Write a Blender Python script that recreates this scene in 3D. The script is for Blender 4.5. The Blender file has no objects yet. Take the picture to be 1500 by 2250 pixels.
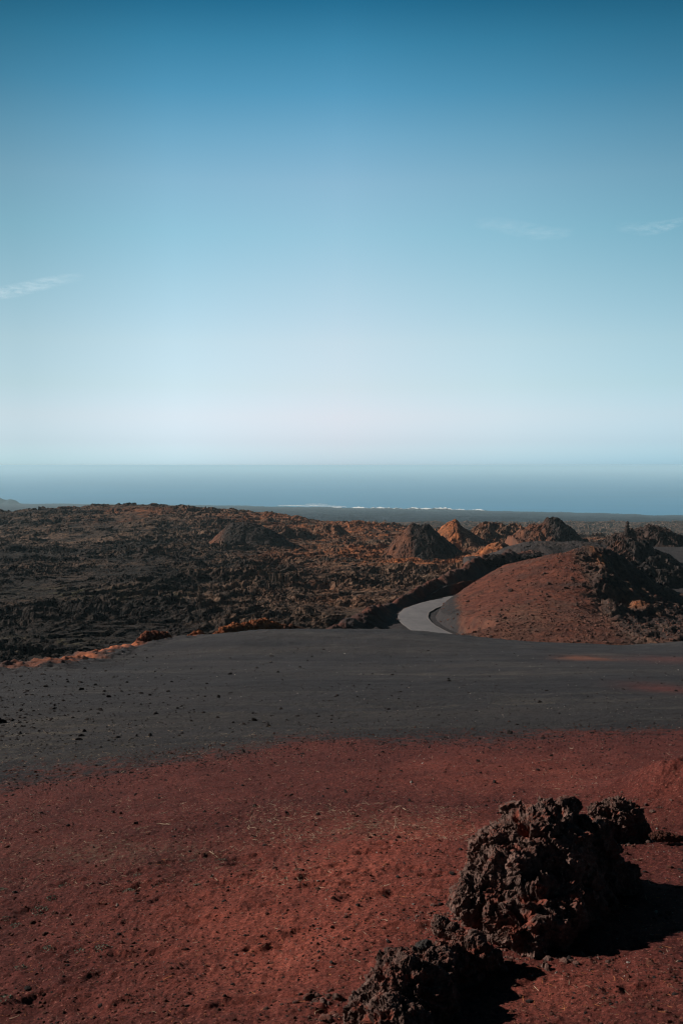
import bpy, math, random
import numpy as np
random.seed(7)
C = bpy.context.scene.collection
SC = bpy.context.scene
R = math.radians
# ------------------------------------------------------------------ camera
F = 2187.5; PITCH = math.atan(103 / F)
cd = bpy.data.cameras.new('camera'); cam = bpy.data.objects.new('camera', cd); C.objects.link(cam)
cd.sensor_fit = 'VERTICAL'; cd.sensor_height = 36; cd.lens = 35
cd.clip_start = 0.1; cd.clip_end = 300000
cd.dof.use_dof = True; cd.dof.focus_distance = 60; cd.dof.aperture_fstop = 8.0
cam.location = (0, 0, 0); cam.rotation_euler = (R(90) - PITCH, 0, 0)
SC.camera = cam
# ------------------------------------------------------------------ sun, sky, exposure
SUN_EL, SUN_AZ = R(26), R(-71)          # azimuth from +Y towards +X: the sun stands at the left, a little ahead
sd = bpy.data.lights.new('sun', 'SUN'); so = bpy.data.objects.new('sun', sd); C.objects.link(so)
sd.energy = 5.0; sd.angle = R(0.5); sd.color = (1.0, 0.885, 0.775)
so.rotation_euler = (R(90) - SUN_EL, 0, math.pi - SUN_AZ)
so.location = (-30, 4, 20)
SC.view_settings.view_transform = 'Standard'; SC.view_settings.look = 'None'
SC.view_settings.exposure = 0.5; SC.view_settings.gamma = 1
SC.cycles.use_denoising = True; SC.cycles.denoising_prefilter = 'ACCURATE'; SC.cycles.pixel_filter_type = 'BLACKMAN_HARRIS'; SC.cycles.filter_width = 1.15
SC.cycles.max_bounces = 5; SC.cycles.diffuse_bounces = 2; SC.cycles.volume_bounces = 3
SC.cycles.transparent_max_bounces = 8
w = bpy.data.worlds.new('World'); SC.world = w; w.use_nodes = True
nt = w.node_tree; nt.nodes.clear()
def N(nt, t, **k):
    n = nt.nodes.new(t)
    for a, b in k.items(): setattr(n, a, b)
    return n
def lin(c):
    return tuple(((v / 255) / 12.92 if v <= 10 else ((v / 255 + .055) / 1.055) ** 2.4) for v in c)
sky = N(nt, 'ShaderNodeTexSky', sky_type='NISHITA', sun_disc=False)
sky.sun_elevation = SUN_EL; sky.sun_rotation = SUN_AZ; sky.altitude = 300
sky.air_density = 1.0; sky.dust_density = 1.0; sky.ozone_density = 3.0
tc = N(nt, 'ShaderNodeTexCoord'); sx = N(nt, 'ShaderNodeSeparateXYZ')
mr = N(nt, 'ShaderNodeMapRange'); mr.inputs[1].default_value = 0; mr.inputs[2].default_value = 1.0
rp = N(nt, 'ShaderNodeValToRGB')
# gain over the Nishita sky against the sine of elevation: a teal blue top and a white band over the horizon
SKYMAX = 2.25
SKYRAMP = [(0, (1.117, 1.49, 2.20)), (.0055, (1.113, 1.458, 2.14)), (.0237, (1.117, 1.212, 1.692)), (.0486, (1.298, 1.178, 1.405)), (.0779, (1.316, 1.18, 1.197)),
           (.1211, (1.461, 1.265, 1.126)), (.1746, (1.368, 1.313, 1.096)), (.223, (1.216, 1.334, 1.087)), (.2684, (1.155, 1.288, 1.067)), (.3073, (.836, 1.175, 1.023)),
           (.3446, (.487, 1.0, .933)), (.3812, (.276, .806, .782)), (.4137, (.12, .559, .585)), (.5, (.07, .36, .42)), (.7, (.045, .24, .30)), (1, (.04, .20, .26))]
cr = rp.color_ramp
while len(cr.elements) < len(SKYRAMP): cr.elements.new(0.5)
for e, (p, c) in zip(cr.elements, SKYRAMP): e.position = p; e.color = (*[v / SKYMAX for v in c], 1)
mx = N(nt, 'ShaderNodeMix', data_type='RGBA', blend_type='MULTIPLY'); mx.inputs[0].default_value = 1; mx.clamp_result = False
bg = N(nt, 'ShaderNodeBackground'); bg.inputs[1].default_value = 0.0955 * SKYMAX / .93
wo = N(nt, 'ShaderNodeOutputWorld')
L = nt.links.new
L(tc.outputs['Generated'], sx.inputs[0]); L(sx.outputs[2], mr.inputs[0]); L(mr.outputs[0], rp.inputs[0])
mr2 = N(nt, 'ShaderNodeMapRange'); mr2.inputs[1].default_value = -1; mr2.inputs[2].default_value = 1; L(sx.outputs[0], mr2.inputs[0])
rp2 = N(nt, 'ShaderNodeValToRGB'); c2 = rp2.color_ramp      # evens out the brightness towards the sun's side
AZR = [(0, .40), (.35, .66), (.42, .88), (.5, .93), (.58, .99), (.65, .96), (1, .6)]
while len(c2.elements) < len(AZR): c2.elements.new(0.5)
for e, (p, c) in zip(c2.elements, AZR): e.position = p; t_ = min(1, abs(p - .5) / .15) if p < .5 else min(1, abs(p - .5) / .15); e.color = (c * (1 - .13 * t_), c * (1 + .03 * t_), min(1, c * (1 + .06 * t_)), 1)
L(mr2.outputs[0], rp2.inputs[0])
mx2 = N(nt, 'ShaderNodeMix', data_type='RGBA', blend_type='MULTIPLY'); mx2.inputs[0].default_value = 1
mr3 = N(nt, 'ShaderNodeMapRange'); mr3.inputs[1].default_value = -1; mr3.inputs[2].default_value = 1; L(sx.outputs[1], mr3.inputs[0])
rp3 = N(nt, 'ShaderNodeValToRGB'); c3 = rp3.color_ramp      # unseen sky behind the camera dimmed to cut fill and blacken shadows
AZ3 = [(0, .22), (.5, .34), (.75, .62), (.92, 1.0)]
while len(c3.elements) < len(AZ3): c3.elements.new(0.5)
for e, (p, c) in zip(c3.elements, AZ3): e.position = p; e.color = (c, c, c, 1)
L(mr3.outputs[0], rp3.inputs[0])
mx3 = N(nt, 'ShaderNodeMix', data_type='RGBA', blend_type='MULTIPLY'); mx3.inputs[0].default_value = 1
L(rp.outputs[0], mx3.inputs[6]); L(rp3.outputs[0], mx3.inputs[7])
ab = N(nt, 'ShaderNodeMath', operation='ABSOLUTE'); L(sx.outputs[0], ab.inputs[0])
pz = N(nt, 'ShaderNodeMath', operation='MULTIPLY'); L(ab.outputs[0], pz.inputs[0]); L(sx.outputs[2], pz.inputs[1])
cz = N(nt, 'ShaderNodeMapRange'); cz.inputs[1].default_value = 0; cz.inputs[2].default_value = .2; cz.inputs[3].default_value = 1; cz.inputs[4].default_value = .50; L(pz.outputs[0], cz.inputs[0])
mx4 = N(nt, 'ShaderNodeMix', data_type='RGBA', blend_type='MULTIPLY'); mx4.inputs[0].default_value = 1
L(mx3.outputs[2], mx4.inputs[6]); L(cz.outputs[0], mx4.inputs[7])
L(mx4.outputs[2], mx2.inputs[6]); L(rp2.outputs[0], mx2.inputs[7])
L(sky.outputs[0], mx.inputs[6]); L(mx2.outputs[2], mx.inputs[7]); L(mx.outputs[2], bg.inputs[0]); L(bg.outputs[0], wo.inputs[0])

# ------------------------------------------------------------------ photo pixel -> direction, helpers
CP, SP = math.cos(PITCH), math.sin(PITCH)
def ut(px, py):
    a = (px - 750) / F; b = (1125 - py) / F
    yy = CP + b * SP
    return a / yy, (-SP + b * CP) / yy
def P(px, py, d):
    u, t = ut(px, py); return np.array([u * d, d, t * d])
def tag(o, label=None, cat=None, group=None, kind=None):
    if label: o['label'] = label
    if cat: o['category'] = cat
    if group: o['group'] = group
    if kind: o['kind'] = kind
    return o
# ------------------------------------------------------------------ numpy noise
def _h(ix, iy, iz, seed):
    h = (ix.astype(np.int64) * 374761393 + iy.astype(np.int64) * 668265263 + iz * 2147483647 + seed * 974634777) & 0xFFFFFFFF
    h = ((h ^ (h >> 13)) * 1274126177) & 0xFFFFFFFF
    h = ((h ^ (h >> 16)) * 2246822519) & 0xFFFFFFFF
    return h ^ (h >> 15)
_a = np.arange(64) * 2 * math.pi / 64
_g2 = np.stack([np.cos(_a), np.sin(_a)], 1)
_rs = np.random.RandomState(3)
_g3 = _rs.normal(size=(256, 3)); _g3 /= np.linalg.norm(_g3, axis=1)[:, None]
def perlin2(x, y, seed=0):
    x0 = np.floor(x); y0 = np.floor(y); fx = x - x0; fy = y - y0
    sxx = fx * fx * fx * (fx * (fx * 6 - 15) + 10); syy = fy * fy * fy * (fy * (fy * 6 - 15) + 10)
    def g(i, j):
        k = _h(x0 + i, y0 + j, 0, seed) & 63
        return _g2[k, 0] * (fx - i) + _g2[k, 1] * (fy - j)
    a = g(0, 0); b = g(1, 0); c = g(0, 1); d = g(1, 1)
    a += (b - a) * sxx; c += (d - c) * sxx
    return (a + (c - a) * syy) * 1.5
def fbm2(x, y, sc, octs=4, seed=0, gain=.5):
    s = 0; a = 1; f = 1 / sc
    for o in range(octs):
        s = s + a * perlin2(x * f + 17.3 * o, y * f - 9.1 * o, seed + o); a *= gain; f *= 2.03
    return s
def ridge2(x, y, sc, octs=3, seed=0, gain=.5):
    s = 0; a = 1; f = 1 / sc
    for o in range(octs):
        s = s + a * (1 - 2 * np.abs(perlin2(x * f + 7.3 * o, y * f + 3.1 * o, seed + o))); a *= gain; f *= 2.1
    return s
def slabs2(x, y, sc, seed=0, tilt=1.0, hgt=1.0):
    """Broken-plate relief: each Worley cell is a plate with its own height and tilt."""
    X = x / sc; Y = y / sc; x0 = np.floor(X); y0 = np.floor(Y)
    best = np.full(X.shape, 1e9); h = np.zeros(X.shape); sec = np.full(X.shape, 1e9)
    for i in (-1, 0, 1):
        for j in (-1, 0, 1):
            cx = x0 + i; cy = y0 + j; k = _h(cx, cy, 0, seed)
            ax = (k & 1023) / 1023.; ay = ((k >> 10) & 1023) / 1023.; ar = ((k >> 20) & 1023) / 1023.
            dx = X - (cx + ax); dy = Y - (cy + ay); dd = dx * dx + dy * dy
            m = dd < best
            sec = np.where(m, best, np.minimum(sec, dd))
            an = ar * 97.0
            h = np.where(m, hgt * (ar * 2 - 1) + tilt * (dx * np.cos(an) + dy * np.sin(an)), h)
            best = np.where(m, dd, best)
    edge = np.sqrt(sec) - np.sqrt(best)
    return h * sc * .25, edge
def perlin3(p, seed=0):
    p0 = np.floor(p); f = p - p0; s = f * f * f * (f * (f * 6 - 15) + 10)
    def g(i, j, k):
        q = _h(p0[:, 0] + i, p0[:, 1] + j, (p0[:, 2] + k).astype(np.int64) * 1, seed) & 255
        return _g3[q, 0] * (f[:, 0] - i) + _g3[q, 1] * (f[:, 1] - j) + _g3[q, 2] * (f[:, 2] - k)
    def lx(j, k):
        a = g(0, j, k); b = g(1, j, k); return a + (b - a) * s[:, 0]
    def ly(k):
        a = lx(0, k); b = lx(1, k); return a + (b - a) * s[:, 1]
    a = ly(0); b = ly(1)
    return (a + (b - a) * s[:, 2]) * 1.6
def fbm3(p, sc, octs=4, seed=0, gain=.5):
    s = 0; a = 1; q = p / sc
    for o in range(octs):
        s = s + a * perlin3(q + o * 5.7, seed + o); a *= gain; q = q * 2.03
    return s
def worley3(p, sc, seed=0):
    q = p / sc; q0 = np.floor(q); best = np.full(len(p), 1e9)
    for i in (-1, 0, 1):
        for j in (-1, 0, 1):
            for k in (-1, 0, 1):
                c = q0 + (i, j, k); h = _h(c[:, 0], c[:, 1], c[:, 2].astype(np.int64), seed)
                o = np.stack([(h & 1023) / 1023., ((h >> 10) & 1023) / 1023., ((h >> 20) & 1023) / 1023.], 1)
                best = np.minimum(best, ((q - c - o) ** 2).sum(1))
    return np.sqrt(best)
def cellh3(p, sc, seed=0):
    """a height for each broken block: sharp steps between neighbouring cells"""
    q = p / sc; q0 = np.floor(q); best = np.full(len(p), 1e9); hh = np.zeros(len(p))
    for i in (-1, 0, 1):
        for j in (-1, 0, 1):
            for k in (-1, 0, 1):
                c = q0 + (i, j, k); h = _h(c[:, 0], c[:, 1], c[:, 2].astype(np.int64), seed)
                o = np.stack([(h & 1023) / 1023., ((h >> 10) & 1023) / 1023., ((h >> 20) & 1023) / 1023.], 1)
                e = q - c - o; d = (e ** 2).sum(1); m = d < best
                hh = np.where(m, (o[:, 0] * 2 - 1) + 1.2 * (e * (o[:, [1, 2, 0]] * 2 - 1)).sum(1), hh); best = np.where(m, d, best)
    return hh
def sstep(a, b, x):
    t = np.clip((x - a) / (b - a), 0, 1); return t * t * (3 - 2 * t)
# thin plate spline
class TPS:
    def __init__(s, pts, vals, lam=0.0):
        s.p = np.array(pts, float); v = np.array(vals, float); n = len(v)
        K = s.k(((s.p[:, None] - s.p[None]) ** 2).sum(-1)) + lam * np.eye(n)
        Q = np.hstack([np.ones((n, 1)), s.p])
        A = np.block([[K, Q], [Q.T, np.zeros((3, 3))]])
        s.w = np.linalg.solve(A, np.r_[v, 0, 0, 0])
    @staticmethod
    def k(r2): return 0.5 * r2 * np.log(r2 + 1e-12)
    def __call__(s, x, y):
        sh = np.shape(x); x = np.ravel(x); y = np.ravel(y)
        o = s.w[-3] + s.w[-2] * x + s.w[-1] * y
        for (a, b), wt in zip(s.p, s.w): o = o + wt * s.k((x - a) ** 2 + (y - b) ** 2)
        return o.reshape(sh)
# ------------------------------------------------------------------ meshes
def grid_mesh(name, X, Y, Z, attrs=None, mat=None, smooth=True):
    nr, nc = X.shape
    me = bpy.data.meshes.new(name)
    co = np.stack([X, Y, Z], -1).reshape(-1, 3).astype(np.float32)
    i = np.arange(nr * nc).reshape(nr, nc)
    q = np.stack([i[:-1, :-1], i[:-1, 1:], i[1:, 1:], i[1:, :-1]], -1).reshape(-1).astype(np.int32)
    return raw_mesh(name, co, q, 4, attrs, mat, smooth)
def raw_mesh(name, co, idx, n, attrs=None, mat=None, smooth=True):
    me = bpy.data.meshes.new(name)
    me.vertices.add(len(co)); me.vertices.foreach_set('co', np.ascontiguousarray(co, np.float32).ravel())
    nf = len(idx) // n
    me.loops.add(nf * n); me.loops.foreach_set('vertex_index', idx.astype(np.int32))
    me.polygons.add(nf); me.polygons.foreach_set('loop_start', np.arange(0, nf * n, n, dtype=np.int32))
    me.polygons.foreach_set('use_smooth', np.full(nf, smooth))
    for k, v in (attrs or {}).items():
        a = me.attributes.new(k, 'FLOAT', 'POINT'); a.data.foreach_set('value', np.ravel(v).astype(np.float32))
    me.update(calc_edges=True)
    if mat: me.materials.append(mat)
    o = bpy.data.objects.new(name, me); C.objects.link(o)
    return o
# ------------------------------------------------------------------ materials
class M:
    """Small node builder for a rough mineral surface."""
    def __init__(s, name, rough=1.0, spec=.12):
        s.m = bpy.data.materials.new(name); s.m.use_nodes = True; s.t = s.m.node_tree
        s.b = s.t.nodes['Principled BSDF']; s.b.inputs['Roughness'].default_value = rough
        s.b.inputs['Specular IOR Level'].default_value = spec
        g = N(s.t, 'ShaderNodeNewGeometry'); s.pos = g.outputs['Position']; s.geo = g
        s.last = None
    def L(s, a, b): s.t.links.new(a, b)
    def noise(s, sc, det=4, rough=.55, lo=.3, hi=.7, stretch=None, dist=0, src=None):
        n = N(s.t, 'ShaderNodeTexNoise'); n.inputs['Scale'].default_value = sc
        n.inputs['Detail'].default_value = det; n.inputs['Roughness'].default_value = rough; n.inputs['Distortion'].default_value = dist
        v = src or s.pos
        if stretch:
            mp = N(s.t, 'ShaderNodeMapping'); mp.inputs['Scale'].default_value = stretch; s.L(v, mp.inputs[0]); v = mp.outputs[0]
        s.L(v, n.inputs['Vector'])
        return s.rng(n.outputs[0], lo, hi)
    def voronoi(s, sc, lo=0, hi=1, feature='F1'):
        n = N(s.t, 'ShaderNodeTexVoronoi', feature=feature); n.inputs['Scale'].default_value = sc; s.L(s.pos, n.inputs['Vector'])
        return s.rng(n.outputs['Distance'], lo, hi)
    def rng(s, v, lo, hi, a=0, b=1):
        r = N(s.t, 'ShaderNodeMapRange'); s.L(v, r.inputs[0])
        for i, x in zip((1, 2, 3, 4), (lo, hi, a, b)): r.inputs[i].default_value = x
        return r.outputs[0]
    def attr(s, n): a = N(s.t, 'ShaderNodeAttribute', attribute_name=n); return a.outputs['Fac']
    def math(s, op, a, b):
        n = N(s.t, 'ShaderNodeMath', operation=op)
        for i, v in enumerate((a, b)):
            if isinstance(v, (int, float)): n.inputs[i].default_value = v
            else: s.L(v, n.inputs[i])
        return n.outputs[0]
    def mix(s, f, a, b, blend='MIX'):
        n = N(s.t, 'ShaderNodeMix', data_type='RGBA', blend_type=blend)
        if isinstance(f, (int, float)): n.inputs[0].default_value = f
        else: s.L(f, n.inputs[0])
        for i, v in ((6, a), (7, b)):
            if isinstance(v, tuple): n.inputs[i].default_value = (*v, 1)
            else: s.L(v, n.inputs[i])
        return n.outputs[2]
    def color(s, c): s.L(c, s.b.inputs['Base Color'])
    def bump(s, h, dist, strength=1.0):
        n = N(s.t, 'ShaderNodeBump'); n.inputs['Distance'].default_value = dist; n.inputs['Strength'].default_value = strength
        s.L(h, n.inputs['Height'])
        if s.last: s.L(s.last, n.inputs['Normal'])
        s.last = n.outputs[0]; s.L(s.last, s.b.inputs['Normal'])

def mat_cinder():
    m = M('cinder_soil')
    grey = m.mix(m.noise(.35, 5, .6, .35, .65, (.35, 1.6, 1)), (.022, .0235, .029), (.040, .040, .047))
    grey = m.mix(m.noise(.10, 7, .68, .42, .62, (.45, 1.3, 1)), grey, m.mix(.5, grey, (.075, .066, .062)))
    grey = m.mix(m.noise(.45, 7, .75, .56, .72, (.35, 1.3, 1)), grey, (.085, .08, .075))
    grey = m.mix(m.noise(9, 5, .7, .35, .7), m.mix(.5, grey, (.02, .02, .022)), grey)
    red = m.mix(m.noise(.9, 5, .6, .3, .7), (.104, .026, .024), (.182, .048, .040))
    red = m.mix(m.attr('tone'), red, m.mix(m.noise(.9, 5, .6, .3, .7), (.30, .074, .054), (.48, .13, .09)))
    red = m.mix(m.noise(22, 5, .7, .38, .62), m.mix(.6, red, (.04, .014, .012)), red)
    red = m.mix(m.noise(55, 3, .7, .55, .66), red, m.mix(.75, red, (.022, .009, .009)))
    red = m.mix(m.noise(38, 3, .7, .60, .68), red, m.mix(.5, red, (.62, .26, .2)))
    grey = m.mix(m.noise(7, 4, .75, .56, .66), grey, m.mix(.7, grey, (.008, .008, .009)))
    grey = m.mix(m.noise(11, 3, .75, .62, .70), grey, (.10, .09, .085))
    rust = m.mix(m.noise(1.2, 5, .65, .3, .7), (.24, .075, .038), (.48, .16, .075))
    c = m.mix(m.attr('red'), grey, red)
    c = m.mix(m.attr('rust'), c, rust)
    c = m.mix(m.attr('pale'), c, m.mix(m.noise(12, 4, .7, .45, .75), c, (.20, .17, .12)))
    m.color(c)
    m.bump(m.noise(14, 8, .75, 0, 1), .10, .9)
    m.bump(m.noise(60, 5, .8, 0, 1), .03, 1.0)
    return m.m
def mat_lava(name='lava_rock', rust_amt=None):
    m = M(name)
    base = m.mix(m.noise(.12, 6, .62, .36, .64), (.022, .018, .017), (.28, .172, .115))
    base = m.mix(m.noise(1.1, 6, .75, .42, .62), m.mix(.75, base, (.012, .011, .011)), base)
    base = m.mix(m.math('MULTIPLY', m.attr('dark'), .95), base, m.mix(m.noise(.5, 6, .7, .45, .68), (.009, .009, .010), (.044, .034, .029)))
    rust = m.mix(m.noise(.35, 6, .7, .35, .65), (.10, .035, .018), (.46, .16, .06))
    nn = m.noise(.09, 6, .7, .35, .6)
    c = m.mix(m.math('MULTIPLY', m.attr('rust'), m.rng(nn, 0, 1, .35, 1)), base, rust)
    cin = m.mix(m.noise(.6, 5, .6, .3, .7), (.026, .025, .028), (.046, .042, .044))
    c = m.mix(m.attr('cinder'), c, cin)
    c = m.mix(m.attr('redsoil'), c, m.mix(m.noise(.8, 6, .65, .35, .65), (.070, .024, .018), (.15, .052, .034)))
    c = m.mix(m.attr('olive'), c, m.mix(m.noise(.5, 5, .7, .45, .6), c, (.10, .095, .05)))
    m.color(c)
    m.bump(m.noise(2.2, 8, .75, 0, 1), .55, .8)
    m.bump(m.noise(9, 5, .7, 0, 1), .12, .6)
    return m.m
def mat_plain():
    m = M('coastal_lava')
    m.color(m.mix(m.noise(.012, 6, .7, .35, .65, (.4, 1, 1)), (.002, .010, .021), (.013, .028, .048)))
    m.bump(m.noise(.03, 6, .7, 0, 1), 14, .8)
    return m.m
def mat_road():
    m = M('asphalt', .9, .2)
    c = m.mix(m.noise(.7, 6, .7, .3, .7, (1, .5, 1)), (.088, .087, .094), (.135, .132, .138))
    m.color(m.mix(m.attr('edge'), c, (.16, .145, .14)))
    m.bump(m.noise(40, 4, .7, 0, 1), .01, .6)
    return m.m
def mat_sea():
    m = M('sea_water', .55, .25)
    m.color(m.mix(m.noise(.0016, 5, .6, .3, .7, (.25, 1, 1)), (.008, .155, .31), (.016, .195, .38)))
    m.bump(m.noise(.02, 8, .7, 0, 1, (.5, 1.4, 1)), 3.0, .9)
    return m.m
def mat_boulder(name, dust=1.0, tint=1.0):
    m = M(name)
    ob = N(m.t, 'ShaderNodeTexCoord').outputs['Object']
    a = m.mix(m.noise(3.5, 7, .7, .33, .67, src=ob), tuple(v * tint for v in (.085, .052, .045)), tuple(v * tint for v in (.250, .158, .134)))
    a = m.mix(m.noise(28, 6, .75, .4, .7, src=ob), m.mix(.6, a, (.018, .013, .013)), a)
    nz = N(m.t, 'ShaderNodeSeparateXYZ'); m.L(m.geo.outputs['Normal'], nz.inputs[0])
    up = m.rng(nz.outputs[2], .35, .8)
    dn = m.noise(5, 5, .65, .47, .60, src=ob)
    f = m.math('MULTIPLY', m.math('MULTIPLY', up, dn), dust)
    m.color(m.mix(m.math('MAXIMUM', f, m.math('MULTIPLY', m.attr('dust'), m.rng(nz.outputs[2], -.1, .30))), a, m.mix(m.noise(30, 5, .7, .35, .7, src=ob), (.10, .030, .022), (.24, .070, .048))))
    m.bump(m.noise(22, 8, .72, 0, 1, src=ob), .030, .9)
    m.bump(m.noise(90, 5, .7, 0, 1, src=ob), .006, .8)
    return m.m
def mat_plain_color(name, c1, c2, sc=20, rough=.9):
    m = M(name, rough)
    ob = N(m.t, 'ShaderNodeTexCoord').outputs['Object']
    m.color(m.mix(m.noise(sc, 4, .6, .3, .7, src=ob), c1, c2)); m.bump(m.noise(sc * 1.5, 6, .7, 0, 1, src=ob), .02, .6)
    return m.m
MC = None
def mat_shaded_dark(): 
    m = M('shaded_dark_lava')  # dark lava, with the shade of pits and flanks put into its colour
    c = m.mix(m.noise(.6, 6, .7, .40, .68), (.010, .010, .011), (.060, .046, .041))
    c = m.mix(m.attr('rust'), c, (.17, .066, .036))  # rust that also stands for sunlight on left flanks
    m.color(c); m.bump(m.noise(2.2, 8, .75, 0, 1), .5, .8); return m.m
MLD = mat_shaded_dark(); MC = mat_cinder(); ML = mat_lava(); MP = mat_plain(); MR = mat_road(); MS = mat_sea()
# ------------------------------------------------------------------ near ground
GC = []  # (u, ln d, t)
def gc(px, py, d):
    u, t = ut(px, py); GC.append((u, math.log(d), t))
for px, d in ((-300, 6.9), (0, 6.6), (375, 6.3), (750, 6.0), (1125, 5.8), (1500, 5.6), (1800, 5.5)): gc(px, 2250, d)
for px, d in ((-300, 9.8), (0, 9.4), (375, 8.9), (750, 8.5), (1125, 8.2), (1500, 8.0), (1800, 7.9)): gc(px, 1980, d)
for px, d in ((-300, 18), (0, 17), (375, 15.5), (750, 14.5), (1125, 14), (1500, 13.5), (1800, 13.3)): gc(px, 1720, d)
for px, d in ((-300, 29), (0, 27), (375, 25), (750, 23.5), (1125, 23), (1500, 22), (1800, 22)): gc(px, 1600, d)
for px, d in ((-200, 46), (80, 44), (375, 42), (750, 40), (1125, 40), (1500, 39), (1800, 39)): gc(px, 1503, d)
for px, d in ((375, 62), (750, 60), (1125, 60), (1500, 60), (1800, 60)): gc(px, 1447, d)
for px, py, d in ((-300, 1500, 54), (0, 1467, 58), (200, 1441, 68), (375, 1414, 78), (550, 1406, 86), (700, 1403, 92), (850, 1399, 96),
                  (1000, 1401, 97), (1150, 1417, 92), (1300, 1421, 90), (1420, 1420, 90), (1500, 1411, 92), (1800, 1408, 92)): gc(px, py, d)
for px, d0, z in ((-300, 80, -22), (0, 84, -22), (200, 92, -22.5), (375, 104, -23.5), (550, 112, -25), (700, 116, -25.5), (850, 112, -23.5), (1000, 112, -22.8)):
    GC.append((ut(px, 1400)[0], math.log(d0), z / d0))
for px, d0, z in ((1150, 106, -20), (1300, 108, -20.4), (1500, 110, -20.4), (1800, 110, -20.4)):
    GC.append((ut(px, 1400)[0], math.log(d0), z / d0))
# below the frame and under the camera
for px in (-300, 375, 1125, 1800):
    GC.append((ut(px, 1400)[0], math.log(3.0), -2.95 / 3)); 
    GC.append((ut(px, 1400)[0], math.log(1.6), -2.80 / 1.6))
GT = TPS([g[:2] for g in GC], [g[2] for g in GC], 1e-5)
DENTS = [(825, 1975, .16), (905, 1960, .15), (890, 2047, .12), (785, 1917, .09), (767, 1945, .08), (822, 1877, .1), (890, 1912, .09),
         (960, 1927, .09), (842, 1857, .1), (662, 2057, .15), (590, 2080, .09), (500, 1945, .1), (530, 1895, .1), (540, 1885, .1),
         (315, 1922, .12), (165, 1944, .12), (285, 1957, .13), (330, 1950, .09), (400, 1978, .13), (135, 2090, .11), (170, 2103, .12),
         (85, 2005, .12), (205, 2155, .1), (510, 2222, .17), (320, 2100, .13), (60, 2235, .28), (250, 2222, .15), (710, 1930, .12),
         (738, 1905, .08), (690, 1950, .1), (715, 2228, .1), (560, 1925, .08), (590, 1990, .09), (470, 1880, .08), (1060, 2180, .1),
         (1160, 2160, .08), (1380, 2180, .09), (620, 1850, .08), (380, 1900, .09), (240, 1990, .08), (450, 2020, .08), (100, 2190, .1)]
def base_ground(x, y):
    yy = np.maximum(y, 1.2)
    return GT(np.clip(x / yy, -.62, .62), np.log(yy)) * yy
def on_ground(px, py):
    """where the photo's pixel ray meets the near ground's smooth base"""
    u, t = ut(px, py)
    ds = np.exp(np.linspace(math.log(4), math.log(100), 700))
    z = base_ground(u * ds, ds); k = np.argmax(z / ds >= t)
    d = ds[k]
    return u * d, d
DXY = [(*on_ground(px, py), r) for px, py, r in DENTS]
MOUNDX, MOUNDY = on_ground(1520, 1745)
def ground_z(x, y, fine=True):
    z = base_ground(x, y)
    d = y
    z = z + .10 * fbm2(x, y * .8, 9, 3, 11) * sstep(8, 30, d)
    z = z + .16 * fbm2(x, y, 17, 3, 18) * sstep(45, 80, d) + .05 * ridge2(x, y, 2.2, 3, 19) * sstep(50, 85, d)
    z = z + .035 * fbm2(x, y, 1.5, 3, 12)
    z = z + (.42 + .10 * ridge2(x, y, .8, 4, 17)) * np.exp(-(((x - MOUNDX) / .85) ** 2 + ((y - MOUNDY) / .8) ** 2))
    # far banks and roughness by the crest on the left
    bank = np.exp(-((crest_dist(x, y)) / 3.0) ** 2)
    z = z + bank * (.35 * ridge2(x, y, 3.0, 4, 15) - .1)
    if fine:
        z = z + (.013 * fbm2(x, y, .34, 4, 13, .6)) * (1 - .6 * sstep(30, 70, d))
        z = z + .0075 * np.maximum(fbm2(x, y, .085, 3, 14, .7), -.4) * (1 - sstep(18, 40, d))
        for (cx, cy, r) in DXY:
            m = (np.abs(x - cx) < 5 * r) & (np.abs(y - cy) < 5 * r)
            if m.any():
                xx = x[m] - cx; yy = y[m] - cy
                xx = xx + .9 * r * perlin2(x[m] / r * .8, y[m] / r * .8, 5); yy = yy + .6 * r * perlin2(x[m] / r * .9 + 5, y[m] / r * .9, 6)
                q = (xx / (r * 1.75)) ** 2 + (yy / (r * .85)) ** 2
                z[m] += r * min(.26, .022 / r + .05) * (-1.0 * np.exp(-q ** 1.5) + .35 * np.exp(-(np.sqrt(q) - 1.5) ** 2 * 5))
    return z
CREST = np.array([P(-200, 1510, 50)[:2], P(60, 1488, 55)[:2], P(150, 1468, 62)[:2], P(262, 1436, 71)[:2], P(375, 1418, 78)[:2], P(480, 1411, 83)[:2], P(590, 1408, 87)[:2], P(690, 1404, 91)[:2]])
def seg_dist(x, y, L):
    best = np.full(np.shape(x), 1e9)
    for (a, b) in zip(L[:-1], L[1:]):
        dx, dy = b - a; l2 = dx * dx + dy * dy
        t = np.clip(((x - a[0]) * dx + (y - a[1]) * dy) / l2, 0, 1)
        best = np.minimum(best, (x - a[0] - t * dx) ** 2 + (y - a[1] - t * dy) ** 2)
    return np.sqrt(best)
def crest_dist(x, y): return seg_dist(x, y, CREST)
BND = [(-400, 1745), (0, 1718), (200, 1700), (400, 1672), (550, 1650), (640, 1632), (700, 1625), (770, 1625), (840, 1634), (900, 1624), (1000, 1622), (1100, 1626), (1250, 1617), (1400, 1613), (1500, 1608), (1900, 1600)]
BU = np.array([ut(a, b)[0] for a, b in BND]); BD = np.array([on_ground(a, b)[1] for a, b in BND])
def cols_fan(nr, nc, d0, d1, apex, umax, power=1.0):
    v = np.linspace(0, 1, nr); d = np.exp(math.log(d0) + (math.log(d1) - math.log(d0)) * v)
    u = np.linspace(-umax, umax, nc)
    U, D = np.meshgrid(u, d)
    return U * (D + apex), D
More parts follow.
